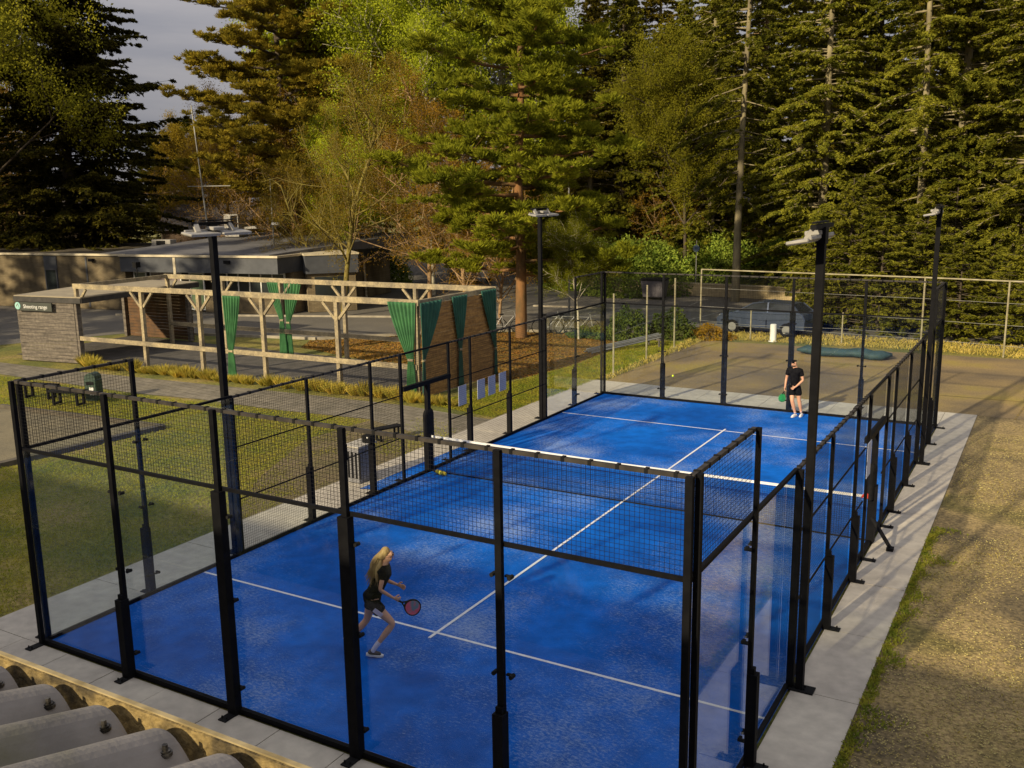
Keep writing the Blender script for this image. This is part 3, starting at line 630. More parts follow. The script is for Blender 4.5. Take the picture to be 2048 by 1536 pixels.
# ------------------------------------------------------------------ PERGOLA with plank screen
WOOD = mat('weathered_larch', (.38, .31, .18), (.21, .175, .115), 2.2, .85, .3, 30, stretch=(1, 1, 1), detail=8, fine=(14, .7, 1.2))
GREYW = mat('grey_weathered_planks', (.17, .145, .115), (.10, .085, .07), 3, .9, .4, 30, stretch=(.5, .5, 5), detail=8, fine=(10, .7, 1.3))
GOLDW = mat('golden_brown_planks', (.36, .20, .06), (.22, .115, .035), 3, .75, .4, 30, stretch=(.6, .6, 6), detail=8, fine=(10, .75, 1.2))
per = empty('pergola', (-13, 19, 0), label='long open timber pergola of pale posts and beams beside the garden path', cat='pergola')
def pt(mb, name, m, parent=None, o=(-13, 19, 0), **k):
    mb.v = [(v[0]-o[0], v[1]-o[1], v[2]-o[2]) for v in mb.v]; return mb.build(name, m, parent or per, **k)
FA, FB = Vector((-21.3, 16.15, 0)), Vector((-5.02, 16.68, 0)); BA, BB = Vector((-21.6, 20.9, 0)), Vector((-4.98, 21.4, 0))
for (A_, B_, xs_) in ((FA, FB, (-21.3, -17.6, -14.6, -11.55, -8.25, -5.05)), (BA, BB, (-21.6, -18.3, -15.1, -11.8, -8.4, -5.05))):
    d = (B_-A_).normalized()
    m = MB(); m.bar((A_.x-.15, A_.y, 3.12), (B_.x+.08, B_.y, 3.12), .10, .19); pt(m, 'top_beam', WOOD)
    m = MB(); m.bar((A_.x, A_.y-.09, 1.04), (B_.x, B_.y-.09, 1.04), .06, .17); pt(m, 'lower_rail', WOOD)
    for x in xs_:
        p = A_+d*((x-A_.x)/d.x)
        m = MB(); m.box((p.x, p.y, 1.52), (.14, .14, 3.02), rz=math.atan2(d.y, d.x)); o = pt(m, 'post', WOOD)
        for s in (-1, 1):
            if (x <= -21 and s < 0) or (x > -6 and s > 0): continue
            m = MB(); m.bar(tuple(p+d*s*.08+Vector((0, 0, 2.45))), tuple(p+d*s*.58+Vector((0, 0, 3.0))), .08, .09); pt(m, 'brace', WOOD)
        m = MB(); m.box((p.x, p.y, .05), (.2, .2, .14)); pt(m, 'post_foot', BLACKM)
for a, b in ((FB, BB), (FA, BA)):
    m = MB(); m.bar((a.x, a.y, 3.12), (b.x, b.y, 3.12), .10, .16); pt(m, 'end_beam', WOOD)
m = MB()
for i in range(21):
    z = .09+.143*i; m.bar((-4.95+.006*(i % 2), 16.76, z), (-4.95+.006*(i % 2), 21.32, z), .03, .134)
pt(m, 'plank_screen', GOLDW)

def curtain(name_loc, A, B, zt, zb, ztie, tie, wtie, wbot, folds, depth, label, mm):
    """hanging cloth from A to B gathered at height ztie round the point tie"""
    A = Vector(A); B = Vector(B); tie = Vector(tie); n_u = folds*8; rows = 26; V = []; d = (B-A).normalized(); nn = Vector((d.y, -d.x, 0))
    for r in range(rows+1):
        t = r/rows; z = zt+(zb-zt)*t
        if z > ztie: q = (zt-z)/(zt-ztie); f = q**1.25
        else: f = 1
        low = max(0, (ztie-z)/(ztie-zb)) if ztie > zb else 0
        for i in range(n_u+1):
            u = i/n_u; top = A.lerp(B, u)
            half = wtie+(wbot-wtie)*low**.7; g = tie+d*((u-.5)*half)
            p = top.lerp(g, f); amp = depth*(1-.35*f)
            p = p+nn*(amp*math.sin(u*folds*2*math.pi+.6*math.sin(3*t+u*5)))
            V.append((p.x-name_loc[0], p.y-name_loc[1], z))
    m = MB(); m.v = V; m.f = [(r*(n_u+1)+i, r*(n_u+1)+i+1, (r+1)*(n_u+1)+i+1, (r+1)*(n_u+1)+i) for r in range(rows) for i in range(n_u)]
    root = empty('curtain', name_loc, label=label, cat='curtain', group='green curtains hung on the pergola')
    o = m.build('cloth', mm, root, smooth=True); md = o.modifiers.new('thick', 'SOLIDIFY'); md.thickness = .006
    s = MB(); s.tube([(tie.x-name_loc[0]-d.x*wtie*.5, tie.y-name_loc[1]-d.y*wtie*.5, ztie), (tie.x-name_loc[0]+d.x*wtie*.5, tie.y-name_loc[1]+d.y*wtie*.5, ztie)], .05, 8); s.build('tie_band', WHITE if False else WOOD, root)
    return root
GRN = mat('green_curtain_cloth', (.05, .175, .06), (.03, .115, .042), 2.5, .85, .15, 30); GRN2 = mat('blue_green_curtain_cloth', (.022, .10, .065), (.014, .07, .048), 2.5, .85, .15, 30)
curtain((-5.3, 16.5, 0), (-6.05, 16.50, 0), (-5.0, 16.54, 0), 3.14, .04, 1.28, (-5.2, 16.5, 0), .20, .40, 7, .045, 'bright green curtain on the front corner of the pergola, gathered at its middle', GRN)
curtain((-4.85, 17.2, 0), (-4.86, 16.62, 0), (-4.86, 17.9, 0), 3.12, .05, 1.25, (-4.87, 16.75, 0), .12, .22, 6, .035, 'dark green curtain on the plank end of the pergola, next to the front corner', GRN2)
curtain((-4.85, 18.9, 0), (-4.86, 18.45, 0), (-4.86, 19.45, 0), 3.14, .05, 1.3, (-4.86, 18.9, 0), .16, .34, 6, .035, 'dark green curtain in the middle of the plank end of the pergola', GRN2)
curtain((-4.85, 20.9, 0), (-4.86, 20.3, 0), (-4.86, 21.35, 0), 3.16, .05, 1.0, (-4.86, 21.22, 0), .12, .22, 6, .035, 'dark green curtain on the plank end of the pergola, at its far corner', GRN2)
curtain((-13.0, 16.3, 0), (-13.28, 16.30, 0), (-12.5, 16.33, 0), 3.06, .05, 1.05, (-13.05, 16.3, 0), .20, .42, 6, .05, 'green curtain hanging straight on the pergola front behind the floodlight pole', GRN)
curtain((-15.0, 21.0, 0), (-15.7, 21.0, 0), (-15.1, 21.02, 0), 3.05, .1, 1.5, (-15.0, 21.0, 0), .16, .4, 5, .05, 'green curtain on the far side of the pergola, left half of the pair', GRN)
curtain((-14.4, 21.1, 0), (-14.85, 21.1, 0), (-14.0, 21.12, 0), 3.05, .1, 1.4, (-14.75, 21.1, 0), .16, .4, 5, .05, 'green curtain on the far side of the pergola, right half of the pair', GRN)

# shooting range shelter
sh_ = empty('timber_shelter', (-23, 18.5, 0), label='grey plank shelter with a flat pale roof at the left end of the pergola', cat='shelter')
q = (-23, 18.5, 0)
m = MB()
for i in range(18): z = .08+.146*i; m.bar((-24.4, 15.55+.006*(i % 2), z), (-21.35, 16.0+.006*(i % 2), z), .035, .132)
pt(m, 'front_plank_wall', GREYW, sh_, q)
m = MB(); m.prism([(-24.45, 15.5), (-20.9, 16.02), (-21.9, 22.9), (-26.6, 22.7)], 2.66, 2.70); pt(m, 'roof', mat('pale_roof_sheet', (.34, .29, .19), (.27, .23, .16), 1.5, .8), sh_, q)
m = MB()
for a, b in (((-24.45, 15.5), (-20.9, 16.02)), ((-20.9, 16.02), (-21.9, 22.9)), ((-21.9, 22.9), (-26.6, 22.7)), ((-26.6, 22.7), (-24.45, 15.5))): m.bar((*a, 2.55), (*b, 2.55), .07, .2)
pt(m, 'roof_edge', mat('dark_stained_timber', (.05, .045, .04), (.03, .028, .025), 5, .7), sh_, q)
m = MB()
for i in range(18): z = .08+.146*i; m.bar((-26.4, 22.3+.006*(i % 2), z), (-21.95, 22.45+.006*(i % 2), z), .035, .132)
pt(m, 'back_plank_wall', mat('shade_tinted_planks', (.13, .065, .025), (.08, .045, .02), 3, .8), sh_, q)  # plank colour darkened to stand in for the shade inside the shelter
for p in ((-21.3, 16.1), (-24.4, 15.7), (-26.3, 22.2), (-22.0, 22.3)):
    m = MB(); m.box((*p, 1.3), (.18, .18, 2.6)); pt(m, 'post', GREYW, sh_, q)
m = MB()
for i in range(18): z = .08+.146*i; m.bar((-26.0, 21.2, z), (-24.7, 16.6, z), .035, .132)
# sign
sg = empty('wall_sign', (-23.4, 15.6, 2.25), math.atan2(.45, 3.05), 'dark board reading Shooting range with a round pale emblem, on the grey shelter', 'sign')
MB().box((.15, -.06, .02), (1.9, .05, .34)).build('board', mat('sign_board_dark', (.05, .055, .045), (.04, .045, .035), 2, .6), sg)
m = MB(); m.tube([(-.72, -.088, .04), (-.72, -.10, .04)], .15, 28); m.build('emblem', mat('pale_teal', (.30, .55, .50), (.22, .46, .42), 4, .5), sg)
m = MB(); m.bar((-.79, -.104, .02), (-.70, -.104, .14), .05, .006); m.bar((-.70, -.104, .14), (-.63, -.104, -.04), .05, .006); m.build('emblem_mark', WHITE, sg)
tcv = bpy.data.curves.new('sign_text', 'FONT'); tcv.body = 'Shooting range'; tcv.size = .215; tcv.extrude = .004; to = bpy.data.objects.new('t', tcv); COL.objects.link(to)
tme = bpy.data.meshes.new_from_object(to.evaluated_get(bpy.context.evaluated_depsgraph_get())); bpy.data.objects.remove(to)
tx = link('lettering', tme, sg, WHITE); tx.location = (-.42, -.092, -.05); tx.rotation_euler = (R(90), 0, 0)

# ------------------------------------------------------------------ LONG LOW BRICK BUILDING
def brickmat(name, c1, c2, mortar, ang, bw=.22, rh=.075):
    m = bpy.data.materials.new(name); m.use_nodes = True; t = m.node_tree; n = t.nodes; l = t.links; p = n['Principled BSDF']; p.inputs['Roughness'].default_value = .92
    g = n.new('ShaderNodeNewGeometry'); mp = n.new('ShaderNodeMapping'); mp.inputs['Rotation'].default_value = (0, 0, -ang); l.new(g.outputs['Position'], mp.inputs['Vector'])
    sp = n.new('ShaderNodeSeparateXYZ'); cb = n.new('ShaderNodeCombineXYZ'); l.new(mp.outputs['Vector'], sp.inputs[0]); l.new(sp.outputs['X'], cb.inputs['X']); l.new(sp.outputs['Z'], cb.inputs['Y'])
    b = n.new('ShaderNodeTexBrick'); b.inputs['Scale'].default_value = 1; b.inputs['Brick Width'].default_value = bw; b.inputs['Row Height'].default_value = rh; b.inputs['Mortar Size'].default_value = .008
    b.inputs['Color1'].default_value = (*c1, 1); b.inputs['Color2'].default_value = (*c2, 1); b.inputs['Mortar'].default_value = (*mortar, 1); l.new(cb.outputs[0], b.inputs['Vector'])
    nz = n.new('ShaderNodeTexNoise'); nz.inputs['Scale'].default_value = .9; nz.inputs['Detail'].default_value = 7; m2 = n.new('ShaderNodeMapping'); m2.inputs['Scale'].default_value = (1.6, 1.6, .35); l.new(g.outputs['Position'], m2.inputs['Vector']); l.new(m2.outputs['Vector'], nz.inputs['Vector'])
    mr = n.new('ShaderNodeMapRange'); mr.inputs['From Min'].default_value = .35; mr.inputs['From Max'].default_value = .65; mr.inputs['To Min'].default_value = .6; mr.inputs['To Max'].default_value = 1.2; l.new(nz.outputs['Fac'], mr.inputs['Value'])
    vm = n.new('ShaderNodeVectorMath'); vm.operation = 'SCALE'; l.new(b.outputs['Color'], vm.inputs[0]); l.new(mr.outputs['Result'], vm.inputs['Scale']); l.new(vm.outputs['Vector'], p.inputs['Base Color']); return m
BANG = math.atan2(.172, .985)
BRK = brickmat('yellow_grey_brick', (.20, .155, .085), (.155, .115, .06), (.10, .085, .055), BANG)
bb = empty('brick_building', (-45.6, 27.6, 0), BANG, 'long low yellow brick building with a slate grey fascia, behind the pergola', 'building')
m = MB(); m.b2((-14, 0, 0), (10.43, 13, 3.15)); m.b2((10.43, 1.2, 0), (21.2, 13, 3.1)); m.b2((10.43, 0, 0), (14.2, 1.2, 1.0)); m.b2((15.75, .3, 0), (21.0, 1.2, 1.0)); m.build('wall', BRK, bb)
FASC = mat('slate_grey_fascia', (.060, .065, .075), (.085, .090, .098), .7, .6, fine=(3, .85, 1.1))
MB().b2((10.43, -.35, 2.32), (21.25, .1, 3.2)).build('fascia', FASC, bb); MB().b2((21.0, .1, 2.32), (21.25, 13, 3.2)).build('fascia', FASC, bb)
TRIM = mat('pale_roof_trim', (.62, .54, .36), (.48, .42, .30), 2, .6)
m = MB(); m.b2((-14, -.08, 3.2), (10.43, .12, 3.32)); m.b2((10.43, -.45, 3.2), (21.33, -.25, 3.32)); m.b2((21.13, -.25, 3.2), (21.33, 13, 3.32)); m.build('roof_trim', TRIM, bb)
m = MB(); m.b2((-14, .12, 3.16), (10.43, 13, 3.24)); m.b2((10.43, -.25, 3.205), (21.13, 13, 3.245)); m.build('flat_roof', mat('mossy_bitumen_roof', (.11, .085, .045), (.075, .06, .035), .5, .95, fine=(6, .7, 1.2)), bb)
# low pitched grey sheet roof on top
m = MB(); m.add([(8.4, .3, 3.32), (20.3, .3, 3.32), (23.6, 12.4, 4.05), (10.6, 12.4, 4.05), (8.4, .3, 3.25), (20.3, .3, 3.25), (23.6, 12.4, 3.25), (10.6, 12.4, 3.25)], [(0, 1, 2, 3), (0, 4, 5, 1), (1, 5, 6, 2), (2, 6, 7, 3), (3, 7, 4, 0)])
m.build('grey_sheet_roof', mat('grey_sheet_roof', (.15, .148, .152), (.115, .113, .116), .6, .75, fine=(4, .88, 1.08)), bb)
def window(x0, x1, z0, z1, y, mull=0, name='window', glass=(.03, .035, .03), fm=WHITE, fw=.07):
    g = MB(); g.b2((x0, y-.02, z0), (x1, y+.02, z1)); o = g.build(name, mat('dark_window_glass_%d' % int(glass[0]*1000), glass, tuple(c*1.6 for c in glass), .8, .12), bb)
    f = MB()
    for a, b in (((x0-fw, z1), (x1+fw, z1+fw)), ((x0-fw, z0-fw), (x1+fw, z0))): f.b2((a[0], y-.06, a[1]), (b[0], y+.03, b[1]))
    for x in [x0-fw/2, x1+fw/2]+[x0+(x1-x0)*(i+1)/(mull+1) for i in range(mull)]: f.b2((x-fw/2, y-.058, z0), (x+fw/2, y+.028, z1))
    f.build('frame', fm, o)
window(4.4, 5.2, 1.0, 2.3, -.03, 0, glass=(.02, .025, .025), fm=FASC); MB().b2((4.3, -.06, 2.38), (5.3, -.0, 3.15)).build('panel', FASC, bb)
window(-3, -2.2, 1.0, 2.3, -.03, 0, glass=(.02, .025, .025), fm=FASC)
window(10.7, 11.5, 1.05, 2.2, .5, 0, glass=(.10, .12, .09)); window(11.9, 14.0, 1.05, 2.2, .5, 1, glass=(.16, .13, .13))
window(14.7, 15.6, .15, 2.2, .5, 0, 'door', glass=(.07, .10, .06)); window(16.2, 20.8, 1.1, 2.2, .9, 5, glass=(.02, .018, .015))
MB().b2((14.25, -.38, 2.2), (14.42, -.355, 3.2)).build('fascia_strip', TRIM, bb); MB().b2((7.5, -.03, .1), (7.62, .0, 3.1)).build('downpipe', FASC, bb); MB().b2((-1.1, -.03, .1), (-.98, .0, 3.1)).build('downpipe', FASC, bb)
m = MB(); m.box((18.0, -.42, 2.95), (.35, .2, .18)); m.build('wall_lamp', BLACKM, bb); m = MB(); m.box((8.1, -.15, 2.95), (.3, .2, .16)); m.build('wall_lamp', BLACKM, bb)
# rooftop plant stands on the roof: things of their own
def bloc(x, y): return (-45.6+.985*x-.172*y, 27.6+.172*x+.985*y)
a = empty('rooftop_unit', (*bloc(11.5, 9.5), 3.9), BANG, 'tall pale ventilation box standing on the flat roof', 'ventilation unit')
MB().box((0, 0, .75), (1.15, 1.0, 1.5)).build('housing', LAMPW, a, bevel=.02); MB().box((.25, -.51, .78), (.5, .03, 1.25)).build('grille', BLACKM, a)
m = MB(); m.bar((.6, 0, .55), (1.7, 0, .62), .16, .16); m.build('duct', LAMPW, a)
a = empty('rooftop_unit', (*bloc(8.8, 5.5), 3.24), BANG, 'low wide pale condenser box on the flat roof, left of the tall one', 'ventilation unit')
MB().box((0, 0, .35), (1.5, .6, .6)).build('housing', LAMPW, a, bevel=.02); MB().box((.0, -.31, .36), (.7, .02, .45)).build('grille', BLACKM, a); m = MB(); m.tube([(-1.4, 0, 0), (-.9, 0, .3), (-.7, 0, .3)], .05, 8); m.build('pipe', LAMPW, a)
# annex to the right
an = empty('annex_building', (-24.3, 32.9, 0), R(50), 'grey fascia annex behind the mossy green trunk, right of the brick building', 'building')
MB().b2((0, 0, 0), (2.75, 5, 2.2)).build('wall', BRK, an); MB().b2((-.1, -.2, 2.2), (2.9, 5.1, 3.22)).build('fascia', FASC, an); MB().b2((-.15, -.25, 3.22), (2.95, 5.15, 3.32)).build('roof_trim', TRIM, an)
m = MB(); m.b2((.4, -.03, .9), (2.3, .0, 2.0)); m.build('window', mat('dark_window_glass_20', (.02, .02, .02), None, 1, .1), an)

# houses glimpsed through the forest
def house(name_lab, x, y, rz, wd, dp, hh, wallc, roofc, wins):
    h = empty('house', (x, y, 0), rz, name_lab, 'house')
    MB().b2((-wd/2, 0, 0), (wd/2, dp, hh)).build('wall', wallc, h)
    r = MB(); r.add([(-wd/2-.4, -.5, hh), (wd/2+.4, -.5, hh), (wd/2+.4, dp+.5, hh), (-wd/2-.4, dp+.5, hh), (-wd/2-.4, dp/2, hh+dp*.33), (wd/2+.4, dp/2, hh+dp*.33)], [(0, 1, 5, 4), (2, 3, 4, 5), (0, 4, 3), (1, 2, 5), (0, 3, 2, 1)]); r.build('roof', roofc, h)
    for (wx, wz, ww, wh) in wins:
        o = MB().box((wx, -.02, wz), (ww, .04, wh)).build('window', mat('pale_curtained_glass', (.20, .20, .16), (.12, .13, .10), 3, .2), h)
        f = MB(); 
        for s in (-1, 1): f.box((wx+s*(ww/2+.05), -.04, wz), (.1, .08, wh+.2)); f.box((wx, -.042, wz+s*(wh/2+.05)), (ww+.02, .08, .1))
        f.box((wx, -.043, wz), (.08, .08, wh)); f.build('frame', WHITE, o)
NAVY = mat('dark_navy_boards', (.016, .019, .026), (.022, .025, .034), 2, .8); TILE = mat('dark_roof_tiles', (.05, .045, .045), (.07, .06, .055), 2, .85)
x, y = polar(1530, 84); house('dark boarded house with pale window frames behind the orange trunk in the forest', x, y, .3, 9, 7, 4.6, NAVY, TILE, ((-.9, 3.4, 1.1, 1.2), (.9, 3.4, 1.1, 1.2)))
x, y = polar(1330, 80); house('dark gabled house with one small pale window, above the laurel bushes', x, y, .35, 8, 7, 4.0, NAVY, TILE, ((-.9, 3.6, .8, .7),))
x, y = polar(25, 98); house('brown house at the far left edge under the big dark conifer', x, y, 1.0, 16, 8, 4.4, mat('brown_stone', (.22, .15, .10), None, 1, .9), TILE, ((2, 2.6, 1.2, 1.0), (-2, 2.6, 1.2, 1.0), (5, 2.6, 1.2, 1)))
x, y = polar(470, 92); house('low bungalow with a pale roof edge behind the flagpole', x, y, .6, 12, 7, 3.6, mat('brown_stone', (.22, .15, .10)), TILE, ((-1, 2.0, 1.2, 1.0), (2.5, 2.0, 1.2, 1.0)))

# ------------------------------------------------------------------ STREET FURNITURE, FENCES, CARS
def pole(name, lab, cat, u, D, h, r, m=STEEL, extra=None, lean=0):
    x, y = polar(u, D); t = empty(name, (x, y, 0), label=lab, cat=cat); mb = MB(); mb.tube([(0, 0, 0), (lean, 0, h)], [r, r*.55], 8); mb.build('pole', m, t); 
    if extra: extra(t)
    return t
pole('flagpole', 'very tall thin grey mast with a crossbar rising behind the brick building', 'mast', 437, 62, 12.0, .075, extra=lambda t: MB().bar((-1.3, -.5, 7.2), (1.3, .5, 7.2), .045, .045).build('crossbar', STEEL, t), lean=-1.0)
pole('street_lamp', 'thin grey lamp post with a small white lamp behind the brick building', 'lamp post', 557, 60, 7.6, .06, extra=lambda t: MB().box((.25, 0, 4.9), (.5, .22, .14)).build('lamp', WHITE, t))
pole('street_lamp', 'pale lamp post rising through the branches of the pine', 'lamp post', 1141, 52, 7.6, .07, extra=lambda t: MB().box((-.25, 0, 5.9), (.5, .22, .14)).build('lamp', WHITE, t))
def rsign(t): MB().tube([(0, -.06, 2.9), (0, -.03, 2.9)], .22, 20).build('sign_plate', mat('blue_sign', (.02, .07, .16), (.10, .14, .2), 5, .5), t)
pole('road_sign', 'slim pole with a small round blue sign before the hedge', 'road sign', 1394, 62, 3.4, .04, extra=rsign)
pole('road_sign', 'thin black post lantern in front of the brick building', 'lantern', 281, 57, 2.9, .05, BLACKM, extra=lambda t: MB().box((0, 0, 2.9), (.3, .3, .3)).build('lantern', BLACKM, t))

# chain link fence of the old tennis court
FP = mat('pale_fence_post', (.34, .31, .20), (.24, .21, .12), 4, .7)
def fence(lab, pts, h, posts, wires, top=True, rP=.035, netting=False, m=FP):
    ox, oy = pts[0]; t = empty('chain_link_fence', (ox, oy, 0), label=lab, cat='fence')
    for (x, y) in posts: mb = MB(); mb.tube([(x-ox, y-oy, 0), (x-ox, y-oy, h)], rP, 8); mb.build('post', m, t)
    wv = MB()
    for a, b in zip(pts, pts[1:]):
        for z in wires: wv.bar((a[0]-ox, a[1]-oy, z), (b[0]-ox, b[1]-oy, z), .012, .012, cap=False)
        if netting:
            L = math.dist(a, b); s = netting; k = int((L+h)/s); ux, uy = (b[0]-a[0])/L, (b[1]-a[1])/L
            for i in range(k):
                for sg in (1, -1):
                    l0 = i*s-h if sg > 0 else i*s; l1 = l0+h*sg; z0, z1 = 0.05, h
                    for_l = [(l0, z0), (l1, z1)]
                    (la, za), (lb, zb) = for_l
                    if la > lb: la, za, lb, zb = lb, zb, la, za
                    if lb <= 0 or la >= L: continue
                    if la < 0: za += (zb-za)*(0-la)/(lb-la); la = 0
                    if lb > L: zb = za+(zb-za)*(L-la)/(lb-la); lb = L
                    wv.bar((a[0]-ox+ux*la, a[1]-oy+uy*la, za), (a[0]-ox+ux*lb, a[1]-oy+uy*lb, zb), .004, .004, cap=False)
    wv.build('wire_netting', STEEL, t)
    if top:
        mb = MB()
        for a, b in zip(pts, pts[1:]): mb.bar((a[0]-ox, a[1]-oy, h), (b[0]-ox, b[1]-oy, h), .05, .05)
        mb.build('top_rail', m, t)
fence('row of pale fence posts along the left edge of the old sports ground', [(-1.04, 23.1), (-1.15, 26.5), (-1.3, 29.7), (-1.68, 34.4)], 2.95, [(-1.04, 23.1), (-1.15, 26.5), (-1.2, 29.7), (-1.68, 34.4)], (1.5,), top=False, netting=False)
fence('tall wire fence with a pale top rail across the back of the old sports ground', [(-1.68, 34.4), (7.95, 33.5), (11.0, 32.95), (14.1, 32.5), (20, 31.6)], 2.95, [(7.95, 33.5), (11.0, 32.95), (14.1, 32.5), (17.1, 32.05)], (.45, 1.25, 2.1))
fence('low wire fence behind the white bollard at the back of the asphalt', [(-1.6, 34.0), (1.0, 33.3), (4.8, 33.75), (7.9, 33.55)], 1.35, [(1.0, 33.3), (4.8, 33.75)], (.65, 1.3), top=False, rP=.03)
x, y = 2.03, 33.2; t = empty('bollard', (x, y, 0), label='short white bollard at the far edge of the old asphalt', cat='bollard'); MB().tube([(0, 0, 0), (0, 0, .74), (0, 0, .77)], [.14, .14, .10], 16).build('post', WHITE, t); MB().tube([(0, 0, 0), (0, 0, .03)], .19, 16).build('base', WHITE, t)
# rolled teal tarpaulin
m = MB(); rr = random.Random(4); pts = [(-1.9+.38*i, .09*math.sin(i*1.3), .16+.03*math.sin(i*2.1)) for i in range(11)]
m.tube(pts, [.05]+[.17+.05*rr.random() for _ in range(9)]+[.06], 12); m.tube([(p[0]*.9+.1, p[1]+.24, p[2]*.8) for p in pts], [.04]+[.13+.04*rr.random() for _ in range(9)]+[.04], 12)
o = m.build('rolled_tarpaulin', mat('teal_tarpaulin', (.018, .045, .05), (.03, .07, .075), 3, .7, .5, 12), smooth=True); o.location = (5.5, 30.6, 0); o.rotation_euler = (0, 0, .02); o.scale = (.95, 1.7, .95); setp(o, 'long dark teal rolled tarpaulin lying on the asphalt behind the far glass', 'tarpaulin')
# stack of grey poles
st = empty('pole_stack', (-2.9, 28.6, 0), R(60), 'stack of thin grey metal poles lying on the grass by the pale fence posts', 'pole stack')
for i in range(5): m = MB(); m.tube([(-1.9, -.18+.12*i, .05+.10*(i % 2)), (1.9, -.12+.12*i, .38+.10*(i % 2))], .035, 8); m.build('pole', STEEL, st)
m = MB(); m.bar((1.5, -.4, .3), (1.5, .5, .3), .08, .08); m.bar((1.5, -.3, 0), (1.5, -.3, .3), .06, .06); m.bar((1.5, .4, 0), (1.5, .4, .3), .06, .06); m.build('trestle', GREYW, st)
# car park wall and skip
wl = empty('low_wall', (-8.2, 49.8, 0), math.atan2(-.56, 10.2), 'long low sandy concrete wall in front of the hedge at the back of the car park', 'wall')
MB().b2((-6.6, -.12, 0), (20, .12, .72)).build('wall', mat('sandy_concrete', (.48, .38, .20), (.38, .30, .16), .8, .9, fine=(5, .8, 1.15)), wl); MB().b2((-6.65, -.17, .722), (20.05, .17, .80)).build('coping', mat('sandy_concrete_cap', (.54, .45, .27)), wl)
sk = empty('waste_container', (-8.9, 46.9, 0), .1, 'grey wheeled waste container in the car park beside the pale fence post', 'waste container')
m = MB(); m.add([(-.62, -.45, .15), (.62, -.45, .15), (.62, .45, .15), (-.62, .45, .15), (-.75, -.55, 1.15), (.75, -.55, 1.15), (.75, .55, 1.15), (-.75, .55, 1.15)], [(3, 2, 1, 0), (0, 1, 5, 4), (1, 2, 6, 5), (2, 3, 7, 6), (3, 0, 4, 7), (4, 5, 6, 7)])
m.build('body', mat('grey_bin_plastic', (.14, .13, .14), (.11, .10, .11), 2, .6), sk, bevel=.03); MB().box((0, 0, 1.22), (1.56, 1.18, .12)).build('lid', BLACKM, sk, bevel=.03)
for sx in (-1, 1):
    for sy in (-1, 1): MB().tube([(sx*.5, sy*.35-.03, .09), (sx*.5, sy*.35+.03, .09)], .09, 12).build('wheel', BLACKM, sk)

def car(lab, x, y, rz, paint, group='cars parked behind the fence'):
    t = empty('parked_car', (x, y, 0), rz, lab, 'car', group)
    prof = [(-2.1, .38), (-2.12, .75), (-2.0, 1.0), (-1.75, 1.08), (1.15, .98), (1.95, .84), (2.12, .66), (2.12, .38)]
    m = MB(); n = len(prof); vs = []
    for yy, k in ((-.86, 1), (-.80, 1.0), (.80, 1), (.86, 1)):
        ins = .0 if abs(yy) > .83 else .04
        vs += [(p[0]*(1 if abs(yy) < .83 else .985), yy, p[1]+(ins if p[1] > .7 else -ins*.5)) for p in prof]
    fs = [(k*n+i, k*n+(i+1) % n, (k+1)*n+(i+1) % n, (k+1)*n+i) for k in range(3) for i in range(n)]+[tuple(range(n)), tuple(reversed(range(3*n, 4*n)))]
    m.add(vs, fs); m.build('body', paint, t, bevel=.02)
    cab = [(-1.85, 1.08), (-1.45, 1.44), (-.1, 1.50), (.45, 1.42), (1.2, 1.0)]; n = len(cab); m = MB()
    vs = [(p[0], s*(.78 if p[1] < 1.2 else .60), p[1]) for s in (-1, 1) for p in cab]
    m.add(vs, [(i, i+1, n+i+1, n+i) for i in range(n-1)]+[tuple(reversed(range(n))), tuple(range(n, 2*n)), (0, n, 2*n-1, n-1)]); m.build('windows', mat('car_glass', (.02, .024, .028), (.03, .035, .04), 2, .06), t)
    m = MB(); m.add([(-1.40, -.58, 1.455), (-.1, -.6, 1.515), (.40, -.57, 1.445), (.40, .57, 1.445), (-.1, .6, 1.515), (-1.40, .58, 1.455), (-1.40, -.58, 1.42), (.4, -.57, 1.41), (.4, .57, 1.41), (-1.4, .58, 1.42)], [(0, 1, 4, 5), (1, 2, 3, 4), (0, 6, 7, 2, 1), (3, 8, 9, 5, 4), (5, 9, 6, 0), (2, 7, 8, 3)]); m.build('roof', paint, t)
    for s in (-1, 1): 
        m = MB()
        for a, b in ((0, 1), (2, 3), (3, 4)): pa = cab[a]; pb = cab[b]; m.bar((pa[0], s*(.79 if pa[1] < 1.2 else .61), pa[1]), (pb[0], s*(.79 if pb[1] < 1.2 else .61), pb[1]), .06, .05)
        m.bar((-.35, s*.79, 1.05), (-.3, s*.61, 1.49), .07, .04); m.build('pillars', paint, t)
        m = MB(); m.ball((2.02, s*.6, .74), .14, 10, 6, (.6, 1.2, .7)); m.build('headlight', mat('headlight', (.6, .6, .58), None, 3, .1), t)
        for wx in (-1.3, 1.32):
            m = MB(); m.tube([(wx, s*.66, .32), (wx, s*.88, .32)], .32, 20); w_ = m.build('wheel', BLACKM, t)
            m = MB(); m.tube([(wx, s*.87, .32), (wx, s*.89, .32)], .2, 14); m.build('rim', STEEL, w_)
    m = MB(); m.box((2.115, 0, .55), (.04, 1.0, .2)); m.build('grille', BLACKM, t)
    return t
car('blue grey car parked behind the low fence at the end of the asphalt', 1.1, 35.6, math.pi-.15, mat('blue_grey_paint', (.06, .08, .125), (.075, .095, .15), 1, .25, metal=.4))
car('pale blue car half hidden by the small conifers at the right edge', *polar(2010, 58), 2.6, mat('pale_blue_paint', (.25, .36, .48), None, 1, .25))
car('silver car half hidden by conifers behind the far cage corner', *polar(1925, 62), 2.9, mat('silver_paint', (.5, .5, .52), None, 1, .25, metal=.5))
car('white car hidden among trunks left of the pine', *polar(945, 72), 2.7, mat('white_car_paint', (.6, .6, .58), None, 1, .25))

